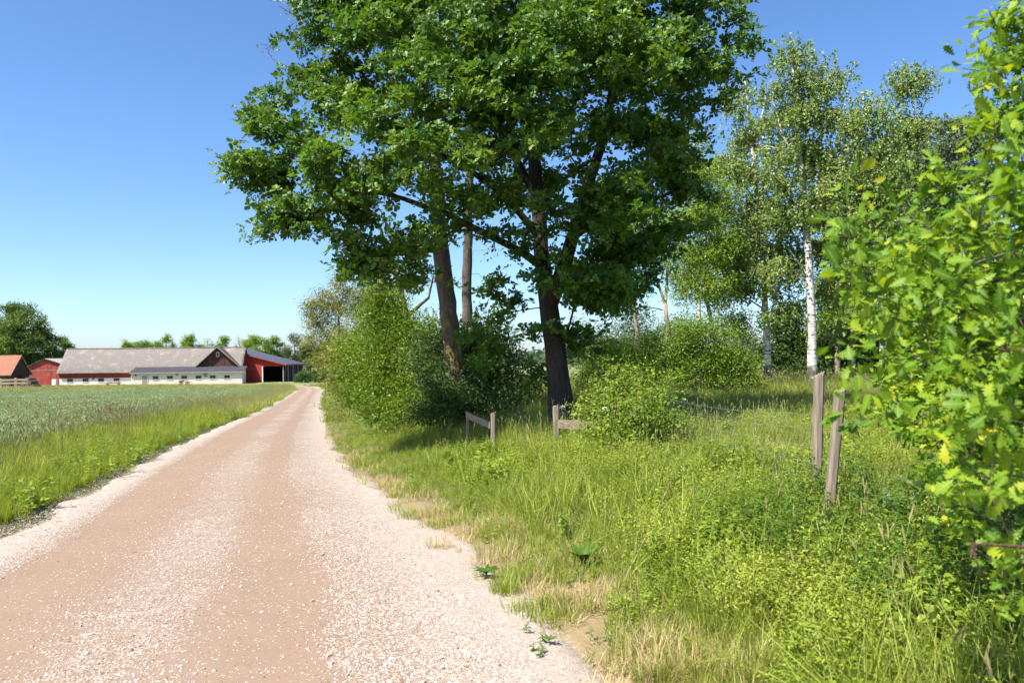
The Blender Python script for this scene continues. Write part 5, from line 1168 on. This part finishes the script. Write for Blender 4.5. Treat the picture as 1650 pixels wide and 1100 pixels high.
for px, py in spots:
    # distance where the top of the crop crosses this sight line
    for Y in np.arange(18, 100, .5):
        p = W(px, py, Y)
        if p[2] < gz(p[0], Y)+.80: break
    o = link('poppy', pm); o.location = (p[0], Y, gz(p[0], Y)); s = rng.uniform(.92, 1.12); o.scale = (s*1.5, s*1.5, s); o.rotation_euler = (0, 0, rng.uniform(0, 6.3))
    tag(o, 'small red poppy of the sparse patch in the crop towards the road' if px > 250 else 'small red poppy of the dense patch in the crop below the long barn', 'poppy', 'red poppies towards the road' if px > 250 else 'red poppies below the long barn')

# loose stones on the road
def pebble():
    import bmesh
    bm = bmesh.new(); bmesh.ops.create_icosphere(bm, subdivisions=1, radius=1.0)
    for v in bm.verts: v.co *= rng.uniform(.72, 1.15); v.co.z *= .6
    me = bpy.data.meshes.new('pebble'); bm.to_mesh(me); bm.free(); return me
t = NT('pebbles'); oi = t.n('ShaderNodeObjectInfo').outputs['Random']
PEB = t.finish(t.ramp(oi, [(0, (0.24, 0.16, 0.115)), (.3, (0.38, 0.285, 0.225)), (.65, (0.50, 0.42, 0.365)), (.93, (0.66, 0.61, 0.56)), (1, (.25, .24, .25))]), .85, .2)
pms = [pebble() for _ in range(5)]
for m in pms: m.materials.append(PEB)
C_PEB = collect('pebble', pms)
n = 420000; y = 2.2+22*rng.uniform(0, 1, n)**1.5; u = rng.uniform(-2.9, 2.9, n); x = road_x(y)+u/.965
keep = inview(x, y, .5) & (rng.uniform(0, 1, n) < np.clip(.05+1.0*loose(u, y)*(.4+.6*wt(x, y, 1.9, 2)), 0, 1)*np.clip(6/y, .1, 1)*np.where(u > 1.9, .3, .7)*(u < 2.6-tap(y)))
x, y, u = x[keep], y[keep], u[keep]
kk = sstep((u-2.4)/5.0); z = np.interp(y, _ry, _rz)*(1-kk)+np.interp(y, _sy, _sz)*kk+road_z(u, y)
sz = np.clip(rng.lognormal(math.log(.0050), .45, len(x)), .003, .022)
tag(scatter('loose_gravel', C_PEB, np.stack([x, y, z+sz*.15], 1), sz, .3), 'loose pale stones lying on the gravel road', 'gravel', kind='stuff')
print('pebbles', len(x))

# single plants in the verge
def plant(name, label, px, py, D, build, mats, group=None, cat='plant'):
    p = W(px, py, D); o = link(name, build.mesh(name, mats)); o.location = (p[0], p[1], gz(p[0], p[1])); return tag(o, label, cat, group)
def dock(n, L, Wd, up):
    t = TB()
    for i in range(n):
        a = i*2.4+rng.normal(0, .2); l = L*rng.uniform(.7, 1.1); d0 = np.array((math.cos(a)*.5, math.sin(a)*.5, up)); d0 /= np.linalg.norm(d0); p = np.array((0, 0, .02)); segs = 5; pts = []
        d = d0; sd = np.cross(d, (0, 0, 1)); sd /= np.linalg.norm(sd); rd = rng.uniform()
        for k in range(segs+1):
            f = k/segs; w = Wd*math.sin(PI*min(.98, .08+.9*f))**.8*.5; nn = np.cross(sd, d)
            pts += [p-sd*w+nn*w*.3, p.copy(), p+sd*w+nn*w*.3]; p = p+d*l/segs; d = d+np.array((math.cos(a)*.12, math.sin(a)*.12, -.16)); d /= np.linalg.norm(d)
        fc = []
        for k in range(segs):
            b = 3*k; fc += [(b, b+1, b+4, b+3), (b+1, b+2, b+5, b+4)]
        t.poly(pts, fc, rd)
    return t
plant('dock_plant', 'dock with large pale upright leaves among the weeds below the fence posts', 1245, 850, 6.3, dock(9, .42, .11, 1.3), [M_LUSH])
plant('dock_plant', 'low leaf rosette at the sandy road edge', 783, 893, 7.0, dock(22, .15, .035, .45), [M_NETTLE])
plant('dock_plant', 'clump of dark broad leaves at the border of weeds and dry grass', 940, 880, 7.1, dock(26, .24, .06, 1.0), [M_NETTLE])
plant('dock_plant', 'tiny rosette growing alone in the pale sand', 885, 1012, 5.2, dock(11, .07, .016, .45), [M_NETTLE])
plant('dock_plant', 'grey green thistle like clump right of the leaning post', 1430, 800, 7.0, dock(26, .55, .10, 1.5), [M_CROP])
plant('dock_plant', 'grey green clump behind the near oak leaves', 1500, 780, 7.4, dock(22, .55, .10, 1.5), [M_CROP])
for i, (px, py, D) in enumerate(((1095, 985, 4.6), (1010, 1070, 4.5), (925, 1010, 5.1))): 
    lab = ['green weed tuft at the inner border of the dry grass', 'green weed tuft at the bottom edge by the sand', 'green weed tuft in the middle of the sand patch'][i]
    plant('weed_tuft', lab, px, py, D, weed(.08, 12, .045, .018, .5, 7), [M_NETTLE, M_STEM])
# white umbels on the rose bush and by the fence
def umbel(h):
    t = TB(); t.blade(0, 0, h, .008, 1., .05, .1, 3, 1)
    for i in range(16):
        a = i*2.4; r = .012*math.sqrt(i)*1.1; t.leaf((r*math.cos(a), r*math.sin(a), h-.004*i), (math.cos(a), math.sin(a), .2), (0, 0, 1), .014, .012, .1, 0)
    return t.mesh('umbel', [M_PETAL, M_STEM])
um = [umbel(.25), umbel(.3)]
for k, (px, py) in enumerate(((975, 652), (1010, 655), (1035, 660), (1025, 668), (1060, 672), (1042, 652), (905, 650), (990, 700), (1008, 662), (1063, 688), (912, 658), (1050, 700))):
    D = 12.4 if px > 930 else 15.2; p = W(px, py, D); o = link('white_flower', um[k % 2]); o.location = (p[0], D, p[2]-.26); o.rotation_euler = (.4, rng.normal(0, .2), k)
    tag(o, 'small white flower head above the rose bush leaves' if px > 930 else 'small white flower head at the post before the oak', 'flower', 'white flower heads')
rng = np.random.default_rng(57)
# ------------------------------------------------------------------ young oak reaching in from the right, close to the camera
yb = []
for px, py, r, D in ((1395, 295, 34, 3.2), (1375, 385, 44, 3.0), (1440, 360, 50, 3.3), (1370, 440, 40, 2.9), (1420, 480, 60, 3.0), (1490, 450, 62, 3.2), (1385, 560, 40, 2.9), (1450, 560, 65, 3.0), (1400, 640, 42, 2.8), (1460, 650, 55, 2.8), (1520, 690, 42, 2.7),
                     (1550, 380, 70, 3.0), (1560, 500, 80, 2.9), (1560, 610, 75, 2.7), (1600, 720, 50, 2.5), (1625, 300, 55, 2.4), (1610, 210, 50, 2.6), (1580, 110, 32, 3.0), (1575, 35, 36, 3.0), (1630, 110, 50, 2.8), (1640, 20, 55, 3.0),
                     (1645, 420, 70, 2.4), (1650, 560, 80, 2.4), (1640, 680, 60, 2.3), (1650, 800, 40, 2.1), (1630, 860, 22, 2.1), (1640, 950, 12, 2.0), (1590, 800, 26, 2.3), (1610, 840, 18, 2.2),
                     (1440, 520, 60, 4.2), (1500, 420, 70, 4.4), (1560, 560, 80, 4.4), (1520, 300, 50, 4.0), (1500, 620, 55, 4.2), (1600, 460, 90, 5.0), (1650, 600, 80, 4.8), (1640, 330, 90, 4.6), (1640, 200, 80, 4.4), (1660, 80, 90, 4.4), (1700, -60, 100, 4.0), (1560, 680, 40, 4.0),
                     (1450, 430, 45, 5.4), (1480, 530, 55, 5.6), (1440, 600, 40, 5.4), (1530, 600, 55, 5.8), (1550, 480, 60, 6.2), (1500, 380, 45, 5.6), (1600, 620, 60, 6.2), (1500, 640, 60, 5.5), (1580, 680, 60, 5.2), (1640, 650, 80, 5.5), (1600, 560, 80, 5.8), (1570, 840, 38, 3.4), (1630, 880, 50, 3.2), (1590, 760, 50, 3.6), (1510, 765, 36, 4.2), (1655, 985, 40, 3.0), (1540, 850, 26, 3.8), (1560, 765, 36, 2.7), (1620, 780, 45, 2.5), (1645, 900, 36, 2.2), (1600, 860, 22, 2.4), (1520, 700, 50, 5.0), (1600, 740, 60, 4.8), (1460, 680, 36, 5.4), (1650, 760, 60, 4.4), (1750, 450, 110, 3.6), (1760, 250, 110, 3.6), (1750, 650, 90, 3.4), (1820, 500, 110, 4.4), (1700, 480, 80, 5.4), (1650, 520, 60, 5.8), (1580, 440, 60, 5.4), (1780, 60, 120, 4.0)):  # includes low leaf masses added to darken the lower right corner
    yb += PB([(px, py, r, 0)], D)
b = np.array((2.75, 3.9)); g = gz(*b)
ytr = [[[b[0], b[1], g-.1, .055], [b[0], b[1], g+.5, .045], [b[0]-.05, b[1], g+1.1, .038], [b[0]-.1, b[1]-.1, g+1.9, .028], [b[0]-.1, b[1]-.1, g+2.9, .015]]]
org = np.array((b[0], b[1], g))
e = tag(empty('young_oak', org), 'young oak with large bright lobed leaves filling the right edge close up', 'tree')
tg = np.vstack([blob_targets(yb, 1800, .6), blob_targets([q for q in yb if 4.0 <= q[1] <= 6.3 and q[0]/q[1] < .66], 700, .7)])  # second set thickens the rear crown, added to deepen the shade below
P, par, r, tips, Dn = grow(ytr, tg, .14, .0022, 2.5, .10)
link('trunk', limbs_mesh('trunk', P-org, par, r), e, [BARK_TWIG])
pos, d, up = clump_leaves(P[tips], 7, .11, .8, .05, 1.0)
# leaves sit at twig ends: start near the tip and point away from it
pos = np.repeat(P[tips], 7, 0)+(pos-np.repeat(P[tips], 7, 0))*.55
up = unit(up+np.array((-.05, -.08, .1)))
n = len(pos); Ls = rng.uniform(.032, .080, n); rnd = np.clip(np.repeat(rng.uniform(0, 1, len(tips)), 7)*.5+rng.uniform(0, 1, n)*.5, 0, 1)
# the 300 that show largest are leaves of their own
inf = (np.abs(pos[:, 0]/pos[:, 1]) < .645) & (pos[:, 1] > .5) & (pos[:, 0]/pos[:, 1] > .35)
size = np.where(inf, Ls/pos[:, 1], 0); own = np.argsort(-size)[:300]
tv, tg_ = OAKLEAF
variants = []
for k in range(10):
    V = tv.copy(); V[:, 0] *= rng.uniform(.85, 1.1); V[:, 2] += rng.normal(0, .18)*V[:, 1]**2+rng.normal(0, .12)*V[:, 0]*V[:, 1]
    me = np_mesh('leaf', V, tg_, np.full(len(V), (k+.5)/10)); vattr(me, 'rib', (np.arange(len(V)) < 12)*1.0); me.materials.append(M_YOUNG); variants.append(me)
for i in own:
    y = unit(d[i]); x = unit(np.cross(y, up[i])); z = np.cross(x, y); p = pos[i]-org
    o = bpy.data.objects.new('leaf', variants[int(min(.999, rnd[i])*10)]); COL.objects.link(o); o.parent = e; s = Ls[i]
    o.matrix_local = Matrix(((x[0]*s, y[0]*s, z[0]*s, p[0]), (x[1]*s, y[1]*s, z[1]*s, p[1]), (x[2]*s, y[2]*s, z[2]*s, p[2]), (0, 0, 0, 1)))
rest = np.ones(n, bool); rest[own] = False
SIMPLE = (np.array([(0, 0, 0), (0, .5, -.03), (0, 1, -.1), (-.2, .25, .05), (-.12, .42, .03), (-.36, .62, .08), (-.16, .74, .0), (-.22, .9, -.02), (.2, .25, .05), (.12, .42, .03), (.36, .62, .08), (.16, .74, .0), (.22, .9, -.02)]),
          [np.array([(0, 1, 4, 3), (1, 2, 6, 5), (0, 8, 9, 1), (1, 10, 11, 2)]), np.array([(1, 5, 4), (2, 7, 6), (1, 9, 10), (2, 11, 12)])])
for part, tpl, nr in (((size > 0) & (pos[:, 1] < 4.0), OAKLEAF, 12), ((size <= 0) | (pos[:, 1] >= 4.0), SIMPLE, 3)):
    q = rest & part; cm = crown_mesh('crown', tpl, pos[q]-org, d[q], up[q], Ls[q], Ls[q], rnd[q]); vattr(cm, 'rib', np.tile((np.arange(len(tpl[0])) < nr)*1.0, int(q.sum())))
    tag(link('crown', cm, e, [M_YOUNG]), kind='stuff')
# broken rusty brown twig hanging at the lower right
q = W(1660, 880, 2.05)
tw = MB().tube([W(1665, 882, 2.1)-q, W(1610, 878, 2.08)-q, W(1562, 876, 2.05)-q], [.0052, .0045, .0035], 6)
tw.tube([W(1566, 877, 2.05)-q, W(1574, 905, 2.05)-q, W(1590, 942, 2.08)-q], [.0042, .0026, .001], 5).tube([W(1568, 880, 2.05)-q, W(1563, 905, 2.05)-q], [.0034, .001], 5).tube([W(1572, 884, 2.05)-q, W(1600, 905, 2.1)-q], [.0026, .001], 5)
ob = tw.build('broken_twig', bark_mat('red_brown_bark', (0.15, 0.07, 0.045), (0.34, 0.20, 0.14), 60.0, 1.0)); ob.location = q
tag(ob, 'broken reddish brown twig hanging at the lower right edge', 'twig')
